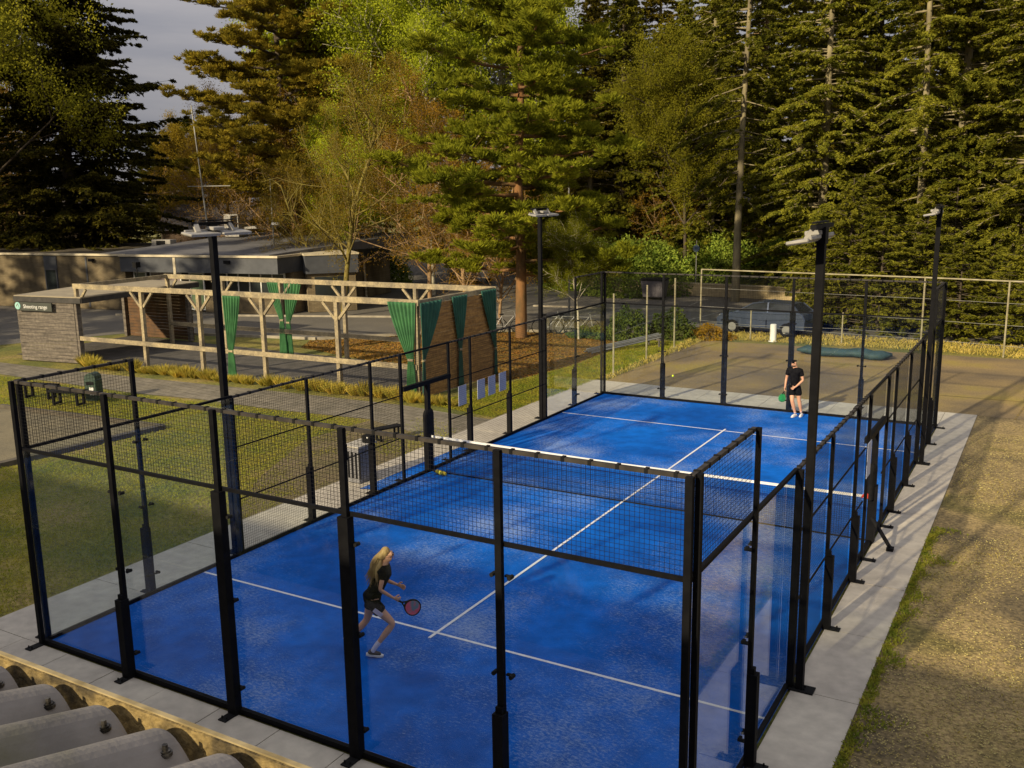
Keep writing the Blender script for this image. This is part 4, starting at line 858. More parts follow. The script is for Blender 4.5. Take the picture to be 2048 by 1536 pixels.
# bicycles by the big pine
def bicycle(lab, x, y, rz):
    t = empty('bicycle', (x, y, 0), rz, lab, 'bicycle', 'bicycles parked by the pine')
    for wx in (-.52, .52):
        m = MB(); ring = [(wx+.33*math.cos(a), 0, .34+.33*math.sin(a)) for a in [2*math.pi*i/20 for i in range(21)]]; m.tube(ring, .02, 6, cap=False); w_ = m.build('wheel', BLACKM, t)
        m = MB()
        for i in range(8): a = math.pi*i/8; m.bar((wx-.32*math.cos(a), 0, .34-.32*math.sin(a)), (wx+.32*math.cos(a), 0, .34+.32*math.sin(a)), .005, .005, cap=False)
        m.build('spokes', STEEL, w_)
    m = MB(); P_ = [(-.52, 0, .34), (-.1, 0, .30), (-.22, 0, .82), (.36, 0, .80), (.40, 0, .95), (.52, 0, .34)]
    for a, b in ((0, 1), (0, 2), (1, 2), (1, 3), (2, 3), (4, 5)): m.tube([P_[a], P_[b]], .018, 6)
    m.build('frame', mat('bike_frame_grey', (.2, .2, .2), (.35, .35, .33), 3, .4), t)
    m = MB(); m.tube([(.36, -.28, 1.02), (.40, 0, .98), (.36, .28, 1.02)], .014, 6); m.build('handlebar', STEEL, t); m = MB(); m.ball((-.24, 0, .9), .09, 8, 6, (1.3, .8, .4)); m.build('saddle', BLACKM, t)
    return t
b0_ = bicycle('bicycle parked just right of the pine trunk', -7.9, 31.2, .5)
for lab, x, y, rz in (('second bicycle to the right of the pine trunk', -7.2, 31.6, .55), ('third bicycle to the right of the pine trunk, beside the young tree', -6.5, 31.7, .3), ('bicycle parked just left of the pine trunk', -9.9, 30.6, .7), ('leftmost bicycle of the group, near the end of the pergola', -10.7, 30.3, .6)):
    copy_tree(b0_, lab, (x, y, 0), rz)

# lawn furniture by the petanque pitch
bn = empty('litter_bin', (-14.6, 11.7, 0), .4, 'dark green hooded litter bin beside the garden path', 'litter bin')
MB().box((0, 0, .36), (.42, .42, .72)).build('body', mat('dark_green_metal', (.02, .045, .03), (.03, .06, .04), 4, .5), bn, bevel=.03); m = MB(); m.tube([(0, -.2, .74), (0, .2, .74)], .19, 14); m.build('hood', mat('dark_green_metal', (.02, .045, .03)), bn)
MB().box((.05, -.225, .34), (.14, .02, .26)).build('sticker', WHITE, bn); MB().box((0, -.215, .60), (.26, .02, .1)).build('opening', BLACKM, bn)
def bench(lab, x, y, rz, src=None):
    if src: return copy_tree(src, lab, (x, y, 0), rz)
    t = empty('park_bench', (x, y, 0), rz, lab, 'bench', 'dark benches by the petanque pitch')
    MB().box((0, 0, .45), (1.3, .40, .06)).build('seat', BLACKM, t)
    for s in (-1, 1): m = MB(); m.bar((s*.45, -.15, 0), (s*.45, -.15, .43), .07, .07); m.bar((s*.45, .15, 0), (s*.45, .15, .43), .07, .07); m.bar((s*.45, -.15, .04), (s*.45, .15, .04), .06, .06); m.build('leg', BLACKM, t)
    return t
b_ = bench('dark bench beside the petanque grit, left one of the two', -16.6, 11.1, .25); bench('dark bench beside the petanque grit, nearer the green litter bin', -14.75, 10.85, .25, b_); bench('low dark bench standing on the lawn just outside the left doorway of the cage', -2.75, 12.0, 1.2, b_).scale = (.62, .7, .75)
kt = empty('petanque_edging', (-9.4, 10.1, 0), label='timber edging boards round the petanque grit on the left lawn', cat='edging')
TIM = mat('old_edging_timber', (.10, .085, .06), (.07, .06, .045), 4, .9)
for a, b, w_ in (((0, 0), (-.45, -4.7), .22), ((0, 0), (-7.0, -.5), .12), ((-.45, -4.7), (-14, -7.0), .12)): m = MB(); m.bar((*a, .02), (*b, .02), w_, .16); m.build('board', TIM, kt)
cb = empty('electrical_cabinet', (-1.05, 8.75, 0), 0, 'grey electrical cabinet on the slabs beside the left doorway of the cage', 'cabinet')
MB().box((0, 0, .42), (.42, .62, .84)).build('body', mat('cabinet_grey', (.22, .22, .235), (.18, .18, .19), 3, .5), cb, bevel=.01); MB().box((0, 0, .86), (.48, .68, .04)).build('lid', mat('pale_lid', (.5, .47, .4)), cb)
m = MB()
for i in range(5): m.b2((-.225, -.26+.11*i, .12), (-.214, -.19+.11*i, .72)); m.b2((-.26+.11*i+.04, -.325, .12), (-.26+.11*i+.09, -.312, .74))
m.build('louvres', BLACKM, cb)

# ------------------------------------------------------------------ TREES AND PLANTS
def leaf_quads(P, D, Ln, Wd, rng, flat=None):
    """diamond leaf sprays centred on P along unit D; flat = preferred face normal"""
    n = len(P)
    if flat is None: A = rng.normal(size=(n, 3))
    else: A = np.array(flat)[None, :]+rng.normal(size=(n, 3))*.55
    S = np.cross(D, A); S /= np.linalg.norm(S, axis=1, keepdims=True)+1e-9
    Ln = np.broadcast_to(Ln, (n,))[:, None]; Wd = np.broadcast_to(Wd, (n,))[:, None]
    V = np.stack([P-D*Ln*.5, P+S*Wd*.5+D*Ln*.05, P+D*Ln*.5, P-S*Wd*.5+D*Ln*.05], 1).reshape(-1, 3)
    return V
def quadmesh(name, V): return npmesh(name, V, np.arange(len(V)).reshape(-1, 4))
def unit(a): return a/(np.linalg.norm(a, axis=-1, keepdims=True)+1e-9)

def conifer(seed, h, Rr, z0, step=.45, nb=6, droop=.12, pitch=.05, leafL=.30, leafW=.10, dens=9, prof=.85, gap=.12, irr=.25, trunk_r=.28, lean=0):
    rng = np.random.default_rng(seed); tm = MB(); Ps, Ds, Ls = [], [], []
    tm.tube([(lean*t*t, 0, h*t) for t in (0, .15, .35, .6, .85, 1)], [trunk_r*1.25, trunk_r, trunk_r*.8, trunk_r*.55, trunk_r*.22, .02], 10, cap=False)
    z = z0*h; k = 0
    while z < h*.985:
        t = (z-z0*h)/(h-z0*h); L0 = Rr*((1-t)**prof)*min(1, .6+t*2.5)
        for j in range(nb):
            if rng.random() < gap: continue
            az = rng.uniform(0, 2*np.pi); L = L0*rng.uniform(1-irr*1.6, 1+irr); 
            if L < .25: L = .25
            zz = z+rng.uniform(-step/2, step/2); pt_ = pitch+rng.normal()*.08+t*.35; dr = droop*rng.uniform(.6, 1.4)/max(1, L/3)
            o = np.array([lean*(zz/h)**2, 0, zz]); d = np.array([np.cos(az), np.sin(az), 0]); s = np.array([-np.sin(az), np.cos(az), 0])
            def bp(q): q = np.atleast_1d(q); return o+d*q[:, None]+np.array([0, 0, 1.])*(pt_*q-dr*q*q+.012*q**3*dr*4)[:, None]
            rb = min(.06, .012+.014*L); qs = [0, L*.5, L*.97]; tm.tube([tuple(x) for x in bp(np.array(qs))], [rb, rb*.6, .006], 3, cap=False)
            ntw = max(3, int(L/.17)); q = L*rng.uniform(.10, 1, ntw)**.8; sd_ = rng.choice([-1, 1], ntw); tl = np.maximum(.16, (.16+.36*(L-q))*rng.uniform(.6, 1.2, ntw))*.8
            base = bp(q); td = unit(d*.75+s*sd_[:, None]*rng.uniform(.5, 1.2, ntw)[:, None]+np.array([0, 0, -.12]))
            nl = dens; u = rng.random((ntw, nl)); 
            P = base[:, None, :]+td[:, None, :]*(u*tl[:, None])[:, :, None]; P = P+rng.normal(size=P.shape)*.035; P[:, :, 2] -= (u*tl[:, None])**2*.35+rng.random((ntw, nl))*.07
            Dd = unit(td[:, None, :]+rng.normal(size=P.shape)*.45+np.array([0, 0, -.15]))
            Ps.append(P.reshape(-1, 3)); Ds.append(Dd.reshape(-1, 3))
        z += step*(1-.35*t)
    P = np.concatenate(Ps); D = np.concatenate(Ds); n = len(P)
    V = leaf_quads(P, D, leafL*rng.uniform(.6, 1.3, n), leafW*rng.uniform(.6, 1.4, n), rng, flat=(0, 0, 1))
    return tm, quadmesh('crown', V)

def pine(seed, h, Rr, z0, tufts=320, per=110, trunk_r=.30, nlimb=34, tl=.24, lw=.055):
    rng = np.random.default_rng(seed); tm = MB()
    tp = [(0, 0, 0), (.05, 0, h*.2), (.0, .1, h*.4), (.25, .15, h*.6), (.1, 0, h*.8), (.3, .1, h)]
    tm.tube(tp, [trunk_r*1.2, trunk_r, trunk_r*.85, trunk_r*.65, trunk_r*.4, .04], 12, cap=False)
    Ps, Ds = [], []
    C = []
    for i in range(nlimb):
        t = (i+rng.random())/nlimb; z = h*(z0+(1-z0)*t*.97); L = Rr*(1-.72*t**1.4)*rng.uniform(.65, 1.15)*min(1, .75+t); az = i*2.4+rng.normal()*.4
        d = np.array([np.cos(az), np.sin(az), 0]); o = np.array([.15*t, .05, z]); pts = []
        c1, c2 = rng.uniform(-.12, .10), rng.uniform(.10, .22)
        for q in np.linspace(0, 1, 6): pts.append(o+d*L*q+np.array([0, 0, L*(c1*q+c2*q*q)])+rng.normal(size=3)*.06*q)
        r0 = .025+.016*L; tm.tube([tuple(p) for p in pts], [r0*(1-.8*q) for q in np.linspace(0, 1, 6)], 5, cap=False)
        nsub = int(5+L*2.6)
        for j in range(nsub):
            q = rng.uniform(.06, 1.0); a = pts[min(4, int(q*5))]; b = pts[min(5, int(q*5)+1)]; p = a+(b-a)*(q*5 % 1); sa = rng.normal()*1.0; l2 = rng.uniform(.3, 1.25)*(1.15-.45*q)*(L/4+.25)
            dd = np.array([d[0]*np.cos(sa)-d[1]*np.sin(sa), d[0]*np.sin(sa)+d[1]*np.cos(sa), rng.uniform(.0, .45)]); e = p+dd*l2
            tm.tube([tuple(p), tuple(e)], [.018, .007], 3, cap=False)
            for _ in range(3): C.append(p+(e-p)*rng.uniform(.45, 1.1)+rng.normal(size=3)*[.22, .22, .12])
    C = np.array(C); 
    for c in C:
        n = per; up = rng.uniform(-.15, 1, n); a = rng.uniform(0, 2*np.pi, n); D = unit(np.stack([np.cos(a)*.85, np.sin(a)*.85, up], 1)); r = rng.uniform(.05, .34, n)[:, None]
        P = c+D*r*np.array([1, 1, .8])+rng.normal(size=(n, 3))*.03; Ps.append(P); Ds.append(unit(D+np.array([0, 0, .35])))
    P = np.concatenate(Ps); D = np.concatenate(Ds); n = len(P)
    return tm, quadmesh('crown', leaf_quads(P, D, tl*rng.uniform(.7, 1.2, n), lw*rng.uniform(.7, 1.3, n), rng))

def broad(seed, h, spread, fork=.3, leaf=.13, per=9, levels=4, twig_r=.010, trunk_r=.17, up=.55, jit=.35, kids=(5, 5, 5, 4), leafspread=.22, bare=.0, nside=3):
    rng = np.random.default_rng(seed); tm = MB(); tips = []
    def grow(p, d, L, r, lv):
        pts = [p]; dd = d.copy(); n = 4 if lv < 2 else 3
        for i in range(n): dd = unit(dd+rng.normal(size=3)*.10+np.array([0, 0, up*.10])); pts.append(pts[-1]+dd*L/n)
        tm.tube([tuple(x) for x in pts], list(np.linspace(r, max(.005, r*.45), n+1)), 8 if lv == 0 else (5 if lv == 1 else 3), cap=False)
        if lv >= levels-1: tips.append((pts[0], pts[-1]));
        if lv >= levels: return
        k = kids[lv]*(3 if lv == 0 else 1)
        for j in range(k):
            q = rng.uniform(fork if lv == 0 else .25, 1.0); i = min(n-1, int(q*n)); b = pts[i]+(pts[i+1]-pts[i])*(q*n-i); a = rng.uniform(0, 2*np.pi)
            perp = unit(np.cross(dd, [np.cos(a), np.sin(a), .3])); nd = unit(dd*rng.uniform(.35, .9)+perp*rng.uniform(.6, 1.1)*(spread if lv == 0 else 1)+np.array([0, 0, up*.3]))
            grow(b, nd, (L*(1-q*.55) if lv == 0 else L)*rng.uniform(.36, .60), r*.42, lv+1)
    grow(np.zeros(3), np.array([.02, 0, 1.]), h*.93, trunk_r, 0)
    A = np.array([t[0] for t in tips]); B = np.array([t[1] for t in tips]); m = len(A); u = rng.random((m, per, 1))
    P = (A[:, None]+(B-A)[:, None]*u+rng.normal(size=(m, per, 3))*leafspread).reshape(-1, 3); n = len(P); D = unit(rng.normal(size=(n, 3))+np.array([0, 0, -.3]))
    return tm, quadmesh('crown', leaf_quads(P, D, leaf*rng.uniform(.6, 1.3, n), leaf*.62*rng.uniform(.7, 1.2, n), rng))

def bush(seed, r, hh, n, leaf, name='leaves', box=None):
    rng = np.random.default_rng(seed); 
    if box: 
        P = rng.uniform(-1, 1, (n, 3)); ax = rng.integers(0, 3, n); sg_ = rng.choice([-1, 1], n); P[np.arange(n), ax] = sg_*rng.uniform(.75, 1.05, n); P = P*np.array([box[0]/2, box[1]/2, box[2]/2]); P[:, 2] += box[2]/2
        P += .18*np.sin(P[:, [1, 2, 0]]*2.3); D = unit(rng.normal(size=(n, 3)))
    else:
        a = unit(rng.normal(size=(n, 3))); a[:, 2] = np.abs(a[:, 2])*1.0-.12; lump = 1+.22*np.sin(a[:, 0]*5+seed)*np.cos(a[:, 1]*6+seed*2)+.14*np.sin(a[:, 2]*9+a[:, 0]*7); rad = rng.uniform(.55, 1.05, n)**.6*lump
        P = a*rad[:, None]*np.array([r, r, hh]); P[:, 2] = np.abs(P[:, 2]); D = unit(a+rng.normal(size=(n, 3))*.7)
    return quadmesh(name, leaf_quads(P, D, leaf*rng.uniform(.6, 1.3, n), leaf*.5*rng.uniform(.7, 1.3, n), rng))

BK_FIR = mat('pale_lichen_bark', (.30, .255, .14), (.16, .135, .08), 3, .95, .5, 12, stretch=(1, 1, .3)); BK_DK = mat('dark_bark', (.06, .045, .03), (.09, .07, .045), 3, .95, .5, 12)
BK_PINE = mat('orange_pine_bark', (.24, .115, .038), (.12, .075, .03), 2.5, .9, .6, 12, stretch=(1, 1, .4)); BK_BIR = mat('birch_bark', (.55, .50, .36), (.30, .27, .18), 2.5, .8, stretch=(1, 1, 3), pos=(.45, .62)); BK_MOSS = mat('mossy_green_bark', (.22, .185, .035), (.16, .12, .03), 3, .95, .5, 14)
BK_ORG = mat('orange_trunk_bark', (.36, .24, .12), (.26, .16, .08), 3, .9, stretch=(1, 1, .4))
L_FIR = foliage('fir_needles', (.056, .062, .008), (.135, .128, .014), .38); L_FIR2 = foliage('olive_fir_needles', (.068, .060, .008), (.140, .112, .013), .38); L_DARK = foliage('dark_spruce_needles', (.024, .025, .006), (.072, .062, .009), .3)
L_PINE = foliage('pine_needles', (.046, .054, .005), (.118, .120, .009), .35, 1.3); L_BRIGHT = foliage('fresh_spring_leaves', (.125, .150, .010), (.22, .24, .016), .4); L_OCH = foliage('ochre_bud_leaves', (.13, .078, .009), (.20, .115, .012), .35); L_YEL = foliage('yellow_green_buds', (.10, .075, .009), (.155, .11, .012), .35)
L_YG = foliage('yellow_olive_leaves', (.085, .085, .008), (.145, .135, .012), .4); L_LAUR = foliage('laurel_leaves', (.06, .10, .015), (.20, .24, .035), .3, 1.5); L_HEDGE = foliage('hedge_leaves', (.022, .034, .010), (.06, .075, .014), .2, 1.2)

def make(name, parts, bark, leaf, label, loc, rz=0, s=1, group=None, cat='tree', cmat=None):
    tm, cr_ = parts; t = empty(name, (*loc, -.03), rz, label, cat, group); t.scale = (s, s, s) if not hasattr(s, '__len__') else s
    if isinstance(tm, MB): tm.build('trunk', bark, t, smooth=True)
    else: link('trunk', tm, t)
    link('crown', cr_, t, leaf); return t
def again(t, label, loc, rz, s, group=None, leaf=None, bark=None):
    c = copy_tree(t, label, (*loc, -.03), rz, s, group)
    for ch in c.children:
        for key, mm in (('crown', leaf), ('trunk', bark)):
            if mm and ch.name.startswith(key): ch.material_slots[0].link = 'OBJECT'; ch.material_slots[0].material = mm
    return c
GR = 'tall conifers of the forest edge'
# unique conifers
firA = make('fir_tree', conifer(11, 27, 4.9, .05, step=.44, nb=7, dens=29, prof=.75, gap=.10, leafL=.215, leafW=.08), BK_FIR, L_FIR, 'tall fir just right of the sky gap above the far right corner post', polar(1588, 62), .3, 1, GR)
firB = make('fir_tree', conifer(12, 29, 4.4, .20, step=.56, nb=5, dens=29, prof=.60, gap=.36, leafL=.215, leafW=.08, trunk_r=.21, lean=.9, droop=.18), BK_FIR, L_FIR, 'fir with a long pale bare trunk showing, left of the near right floodlight mast', polar(1474, 58), 0, 1, GR)
firC = make('fir_tree', conifer(13, 24, 5.4, .03, step=.45, nb=7, dens=28, prof=.9, gap=.10, leafL=.215, leafW=.08, droop=.10), BK_DK, L_FIR2, 'broad olive fir whose tip stands against the sky notch', polar(1335, 72), .7, .78, GR)
spr = make('spruce_tree', conifer(14, 31, 9.6, .02, step=.44, nb=9, dens=16, prof=.80, gap=.05, leafL=.38, leafW=.14, droop=.09, trunk_r=.42), BK_DK, L_DARK, 'huge broad dark spruce left of the sky gap', polar(165, 76), 0, 1, GR)
firD = make('fir_tree', conifer(16, 27, 4.7, .27, step=.48, nb=6, dens=28, prof=.7, gap=.14, leafL=.215, leafW=.08, trunk_r=.30), BK_ORG, L_FIR, 'fir with a thick orange lower trunk standing before the dark boarded house', polar(1518, 74), 2.0, .98, GR)
low = make('young_conifer', conifer(15, 7, 2.6, .0, step=.28, nb=7, dens=13, prof=.7, gap=.12, leafL=.19, leafW=.075, droop=.05, trunk_r=.08), BK_DK, L_FIR, 'small bushy conifer right behind the tall fence, left of the far cage corner', polar(1700, 47.0), 0, 1, 'young conifers behind the tall fence')
# pines
pin = make('pine_tree', pine(21, 18.0, 6.3, .15, per=105, nlimb=50, trunk_r=.23, tl=.24, lw=.05), BK_PINE, L_PINE, 'big Scots pine with an orange trunk in the middle of the picture', polar(1044, 43.2), 1.1, 1, None)
pin2 = make('pine_tree', pine(22, 25, 8.3, .24, per=90, tl=.30, nlimb=66, lw=.065), BK_DK, foliage('olive_pine_needles', (.078, .068, .009), (.170, .128, .014), .38), 'ragged olive pine just right of the sky gap', polar(580, 66), .4, .96, None)
# broadleaves
bir = make('birch_tree', broad(31, 21, 1.0, fork=.28, leaf=.17, per=46, levels=4, kids=(8, 6, 4, 3), trunk_r=.20, leafspread=.38), BK_BIR, L_BRIGHT, 'tall birch in fresh bright green leaf left of the pine', polar(868, 63), 0, 1, None)
och = make('bare_tree', broad(32, 13, 1.15, fork=.22, leaf=.085, per=16, levels=4, kids=(6, 5, 4, 3), trunk_r=.15, leafspread=.20), BK_MOSS, L_YEL, 'budding tree with a mossy green trunk right behind the pergola', polar(687, 53), 0, 1, None)
orr = make('bare_tree', broad(33, 12.5, 1.2, fork=.12, leaf=.095, per=16, levels=4, kids=(7, 5, 4, 3), trunk_r=.14, leafspread=.22), BK_ORG, L_OCH, 'budding ochre tree with a pale orange trunk, left of the pine', polar(862, 58), 0, 1, None)
oak = make('broadleaf_tree', broad(34, 22, 1.1, fork=.3, leaf=.19, per=46, levels=4, kids=(7, 5, 4, 3), trunk_r=.34, leafspread=.5), BK_DK, foliage('sparse_olive_leaves', (.10, .10, .016), (.17, .16, .025), .35), 'tall half leafed tree at the upper left corner', polar(0, 104), 3.9, 1.5, None)
# forest edge, one by one
for lab, k, u, D, rz, s, lf in (
 ('fir with a leaning pale trunk above the far right corner of the cage', firB, 1835, 55, 3.4, 1.0, None), ('fir behind the near right floodlight mast head', firA, 1640, 57, 1.2, .95, None),
 ('dense fir right of the leaning pale trunk', firA, 1905, 56, 2.2, 1.0, L_FIR), ('fir with an ochre trunk near the right edge', firB, 1975, 59, 5.1, .98, None), ('dense fir filling the upper right corner', firA, 2055, 54, 4.0, 1.02, None),
 ('broad fir between the two right floodlight masts', firC, 1735, 60, 2.0, 1.05, L_FIR), ('narrow fir right of the pine, its bare dark top against the sky', firC, 1262, 84, 4.4, .98, L_FIR2), ('dark fir behind the right half of the pine', firA, 1200, 80, .6, .9, L_FIR2), ('dark fir behind the left half of the pine', firC, 1075, 86, 3.0, 1.1, L_FIR2),
 ('fir just left of the broad olive fir, low behind the laurels', firA, 1420, 68, 3.3, .95, None)):
    again(k, lab, polar(u, D), rz, s, GR, lf)
again(pin2, 'second olive pine behind the bare trees, left of the bright birch', polar(690, 76), 2.6, 1.0)
again(firC, 'broad olive fir between the two ragged olive pines', polar(640, 82), 1.6, 1.15, GR, L_FIR2)
again(pin2, 'distant small pine low in the sky gap', polar(392, 112), 1.0, .60, leaf=L_PINE); again(pin2, 'distant pine just right of the huge dark spruce', polar(338, 116), 2.2, .56, leaf=L_PINE); again(pin2, 'distant pine right of the tall thin mast', polar(470, 105), 4.0, .5)
again(bir, 'second birch in fresh leaf, left of the first and farther off', polar(770, 72), 2.0, .98); again(bir, 'third bright birch rising behind the pine top', polar(985, 74), 4.0, 1.05)
again(bir, 'yellow green young tree between the pine and the pale trunked fir', polar(1372, 66), 2.4, .66, leaf=L_YG, bark=BK_DK)
again(bir, 'yellow green leafy tree at the left picture edge, beside the huge dark spruce', polar(-6, 70), .8, 1.08, leaf=L_YG, bark=BK_DK)
again(bir, 'low bright green young birch under the ragged pine', polar(735, 62), 1.2, .48)
for lab, k, u, D, rz, s, lf in (
 ('budding orange brown tree left of the mossy trunk', orr, 585, 66, 2.0, 1.05, None), ('budding ochre tree close behind the right end of the pergola', orr, 935, 52, 4.2, .82, None), ('small ochre tree between the pergola and the pine trunk', orr, 1000, 48, 1.2, .62, None),
 ('budding tree behind the annex building', och, 775, 66, 1.5, 1.0, L_OCH), ('budding ochre tree behind the bicycles, right of the pine', orr, 1345, 70, 3.0, .85, L_OCH), ('ochre budding tree behind the tall thin mast', orr, 470, 84, .4, 1.1, None),
 ('orange budding tree at the left edge, behind the half leafed tree', orr, 20, 88, 2.4, 1.15, None), ('low budding tree above the right end of the brick building', och, 640, 58, 3.7, .62, None), ('tall half bare tree in front of the ragged olive pine', och, 665, 64, .9, 1.12, L_OCH)):
    again(k, lab, polar(u, D), rz, s, 'budding trees in spring colours', lf)
again(bir, 'slim young tree with thin stems just right of the pine, near the cage', polar(1160, 42.5), 1.0, .26, leaf=L_PINE)
again(oak, 'yellow green tree low in the sky gap behind the spruce', polar(405, 96), 1.7, .55, leaf=L_YEL)
again(spr, 'dark spruce behind the huge one, at the left edge', polar(-60, 92), 2.0, .85)
# back rows closing the forest
rr = random.Random(8)
for i in range(26):
    u = 500+i*64+rr.uniform(-18, 18); D = rr.uniform(92, 122)
    if 500 <= u <= 2200: again((firA, firC, firB)[i % 3], 'fir in the crowded dark back rows of the forest', polar(u, D), rr.uniform(0, 6.2), rr.uniform(.95, 1.25), 'firs of the back rows', (L_FIR2, L_FIR, L_FIR)[i % 3])
for i in range(16):
    u = 1100+i*66+rr.uniform(-18, 18); D = rr.uniform(70, 84)
    if not 1430 < u < 1620: again((firC, firA)[i % 2], 'fir in the middle rows of the forest, behind the front firs', polar(u, D), rr.uniform(0, 6.2), rr.uniform(.7, 1.05), 'firs of the middle rows', (L_FIR, L_FIR2)[i % 2])
for i in range(7):
    u = 40+i*62; again(firC, 'low dark fir far behind the brick building', polar(u, 118), i*1.3, .42+.05*(i % 3), 'low firs behind the brick building', L_DARK)
# unseen firs added to shade the left; then budding trees behind the hall
for i, (x, y, sc_) in enumerate(((-33.5, 9.0, .80), (-39, 11, .86), (-45, 10, .92), (-51, 14, .90), (-57, 12, .95), (-64, 17, .95))):
    again((firA, firC)[i % 2], 'unseen tall fir added beyond the left edge of the view, shading the brick building', (x, y), i*1.7, sc_, 'unseen firs added beyond the left edge', L_FIR)
for i, (x, y, sc_) in enumerate(((17.5, -17, 1.25), (23.5, -18, 1.35), (30, -14, 1.3))):
    again(orr, 'budding tree behind the hall, beyond the lower edge of the view', (x, y), i*2.1, sc_, 'budding trees behind the hall')
# young conifers behind the fence
for lab, u, D, rz, s in (('young conifer beside the bollard end of the fence, left of the rest', 1640, 49, 1, .85), ('young conifer behind the glass, second from the left of the row', 1765, 46.5, 2, .95), ('young conifer right behind the far mast foot', 1850, 48, 3, 1.0), ('young conifer just right of the far cage corner', 1925, 45.5, 4, .75),
   ('young conifer between the fence posts near the right edge', 1985, 47.5, 5, .72), ('young conifer cut by the right picture edge', 2062, 45, .5, .85), ('tall young conifer rising behind the others, right of the far cage', 1905, 53, 2.5, 1.25), ('young conifer in the second row behind the glass', 1720, 53, 1.5, 1.3)):
    again(low, lab, polar(u, D), rz, (s*1.15, s*1.15, s*.8), 'young conifers behind the tall fence')
# bushes and hedge
def plant(name, me, leaf, label, loc, cat='bush', rz=0, s=1, group=None):
    t = empty(name, (*loc, -.02), rz, label, cat, group); t.scale = (s, s, s) if not hasattr(s, '__len__') else s
    link('leaves', me, t, leaf)
    m = MB()
    for k in range(5): a = k*1.3; m.tube([(0, 0, 0), (.25*math.cos(a), .25*math.sin(a), .5)], [.03, .01], 4)
    m.build('stems', BK_DK, t); return t
lau = plant('laurel_bush', bush(41, 2.6, 3.2, 11000, .19), L_LAUR, 'glossy yellow green laurel right of the pine, behind the low wall', polar(1270, 62), s=1.15, group='laurel bushes behind the wall')
for lab, u, D, s in (('laurel bush directly behind the waste container', 1320, 64, 1.0), ('laurel bush under the broken sky notch, right of the round sign', 1440, 66, 1.15), ('laurel bush at the foot of the orange fir trunk', 1560, 66, 1.05), ('laurel bush behind the pine branches', 1175, 66, 1.1), ('laurel bush behind the near right mast', 1650, 62, 1.1), ('dark laurel bush far left, behind the annex', 760, 70, .9)):
    copy_tree(lau, lab, (*polar(u, D), -.02), u*.01, s)
hd = plant('hedge', bush(42, 1, 1, 15000, .17, box=(24, 1.6, 1.9)), L_HEDGE, 'long clipped dark hedge behind the low sandy wall', (-4.4, 52.6), 'hedge', rz=math.atan2(-.56, 10.2))
plant('ivy_bush', bush(43, .85, 1.25, 3800, .13), L_HEDGE, 'dark round shrub behind the first pale fence posts', (-4.0, 31.3), rz=0, s=1.15); plant('ivy_bush', bush(44, .85, 1.2, 3600, .13), L_HEDGE, 'grey green shrub between the second and third pale fence posts', (-2.4, 32.6), s=(1.3, .9, 1.15))
plant('ivy_bush', bush(45, .9, .6, 2400, .13), L_HEDGE, 'low dark shrub left of the pale fence posts', (-5.5, 31.4), s=(1.5, 1, .85))
plant('shrub', bush(46, .9, .7, 2200, .12), L_OCH, 'low orange brown shrub at the left corner of the old asphalt', (-.9, 33.0), s=(1.4, .8, .9))
# ornamental grass tufts at the front of the pergola
def grasstuft(seed, n=260, r=.22, hh=.42):
    rng = np.random.default_rng(seed); a = rng.uniform(0, 2*np.pi, n); q = rng.random(n)**.6; b = np.stack([np.cos(a)*r*q*.5, np.sin(a)*r*q*.5, np.zeros(n)], 1); l = hh*rng.uniform(.6, 1.1, n)
    D = unit(np.stack([np.cos(a)*q*.9, np.sin(a)*q*.9, np.ones(n)], 1)); P = b+D*l[:, None]*.5
    return quadmesh('blades', leaf_quads(P, D, l, .022, rng))
L_GR = foliage('ornamental_grass', (.16, .15, .025), (.28, .21, .04), .35, 3); gt = [grasstuft(60+i) for i in range(4)]; gt = gt
for me in gt: me.materials.append(L_GR)
rr = random.Random(5)
for i in range(44):
    x = -20.6+i*.40+rr.uniform(-.1, .1); y = 15.72+.033*(x+20)+rr.uniform(-.12, .12)
    o = bpy.data.objects.new('grass_tuft', gt[i % 4]); COL.objects.link(o); o.location = (x, y, -.02); o.rotation_euler = (0, 0, rr.uniform(0, 6)); s = rr.uniform(.75, 1.35); o.scale = (s, s, s*rr.uniform(.8, 1.1))
    setp(o, 'small tuft of yellow green ornamental grass in the row along the pergola front', 'grass tuft', 'ornamental grass tufts along the pergola')

# loose ground cover
def scatter(name, poly_fn, n, Lr, Wd, seed, m, upright=1.0, zs=0., kind='stuff', zoff=-.02):
    rng = np.random.default_rng(seed); XY = poly_fn(rng, n); n = len(XY); a = rng.uniform(0, 2*np.pi, n); l = Lr*rng.uniform(.5, 1.3, n)
    D = unit(np.stack([np.cos(a), np.sin(a), np.full(n, upright)*rng.uniform(.5, 1.5, n)], 1)); P = np.concatenate([XY, np.full((n, 1), zoff)], 1)+D*l[:, None]*.5*(1 if upright > .2 else 0)+np.array([0, 0, .012 if upright <= .2 else 0])
    o = link(name, quadmesh(name, leaf_quads(P, D, l, Wd, rng, flat=(0, 0, 1) if upright <= .2 else None)), None, m); setp(o, kind=kind); return o
def inpoly(XY, poly):
    r = np.zeros(len(XY), bool); j = len(poly)-1
    for i in range(len(poly)):
        xi, yi = poly[i]; xj, yj = poly[j]; c = ((yi > XY[:, 1]) != (yj > XY[:, 1])) & (XY[:, 0] < (xj-xi)*(XY[:, 1]-yi)/(yj-yi+1e-12)+xi); r ^= c; j = i
    return r
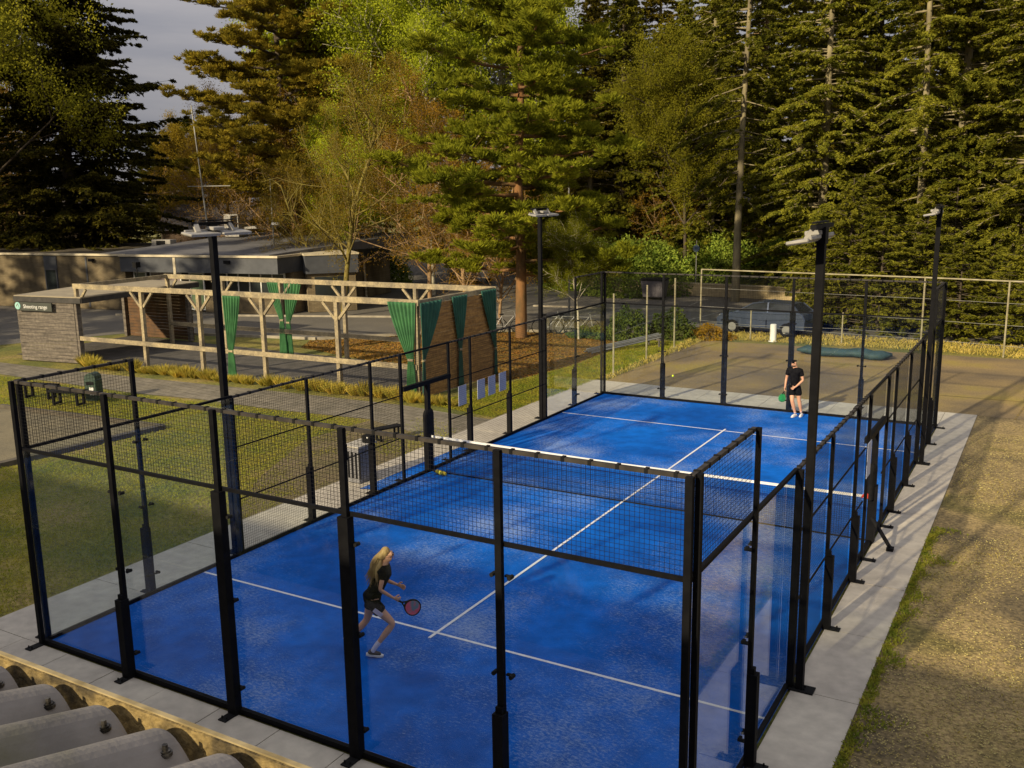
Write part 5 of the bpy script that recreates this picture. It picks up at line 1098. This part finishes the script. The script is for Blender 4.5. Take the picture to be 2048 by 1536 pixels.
def area(poly, holes=(), clump=0):
    xs_ = [p[0] for p in poly]; ys_ = [p[1] for p in poly]
    def f(rng, n):
        XY = np.stack([rng.uniform(min(xs_), max(xs_), n), rng.uniform(min(ys_), max(ys_), n)], 1); k = inpoly(XY, poly)
        for h in holes: k &= ~inpoly(XY, h)
        if clump: 
            v = np.sin(XY[:, 0]*1.7+2*np.sin(XY[:, 1]*.9))+np.sin(XY[:, 1]*1.3+1.7*np.sin(XY[:, 0]*.7)); k &= (v+rng.normal(size=n)*.6) > clump
        return XY[k]
    return f
pq = [(-9.2, 10.3), (-9.6, 5.5), (-26, 2.8), (-26, 9.3)]; dirt = [(-1.5, 5.2), (-3.2, 7.5), (-4.8, 11), (-4.6, 14.2), (-1.47, 14.9)]
lawn = [(-1.5, -4), (-1.5, 12.4), (-4.8, 13.5), (-8, 13.3), (-14.4, 12.95), (-22, 12.9), (-22, 9.5), (-11, -3)]
LG = foliage('lawn_blades', (.105, .125, .012), (.185, .165, .020), .3, 1.2)
scatter('lawn_grass', area(lawn, (pq, dirt)), 210000, .055, .016, 1, LG, 1.2)
scatter('far_lawn_grass', area([(-1.5, 15.5), (-1.2, 23), (-1.4, 31.5), (-3.6, 31.2), (-3.2, 24.5), (-4.3, 16.1)]), 60000, .07, .02, 2, LG, 1.2)
scatter('grass_by_dirt', area(dirt, clump=.3), 16000, .05, .014, 8, LG, 1.2)
scatter('fallen_leaves', area([(-16, 23.1), (-17, 24.8), (-11.6, 30.3), (-5.3, 32.6), (-3.5, 31.6), (-2.6, 24.5), (-4.4, 19.8)]), 46000, .11, .075, 3, foliage('dead_leaves', (.17, .085, .020), (.12, .08, .018), .2, 2), .1)
def edge(rng, n):
    y = rng.uniform(-6, 11.5, n); w_ = .05+.13*(np.sin(y*2.1)+np.sin(y*5.3+1))**2*.4; return np.stack([10.95+np.abs(rng.normal(size=n))*w_, y], 1)
scatter('mossy_edge', edge, 9000, .06, .022, 4, foliage('moss_green', (.07, .09, .012), (.16, .15, .02), .3, 3), .9)
YG = foliage('dry_grass_blades', (.18, .15, .03), (.30, .23, .06), .3, 1.2)
scatter('gravel_yard_weeds', area([(11.0, -8), (22, -8), (24, 22), (11.0, 22)], clump=1.1), 24000, .05, .018, 5, YG, .8)
scatter('dry_stalks', area([(11.0, -6), (20, -6), (20, 20), (11.0, 20)], clump=-.6), 120000, .035, .016, 6, foliage('straw_bits', (.34, .26, .10), (.20, .16, .06), .1, 1.5), .1)
scatter('rough_grass_by_fence', area([(-1.2, 22.1), (-.85, 22.1), (-.7, 32.8), (8, 33.3), (22, 31.8), (24, 36), (2, 36), (-1.6, 34.6), (-1.3, 29)], holes=[[(-.5, 22), (-.45, 31.8), (8.5, 32.3), (24, 31.0), (24, 20)]]), 60000, .16, .03, 7, YG, 1.3)
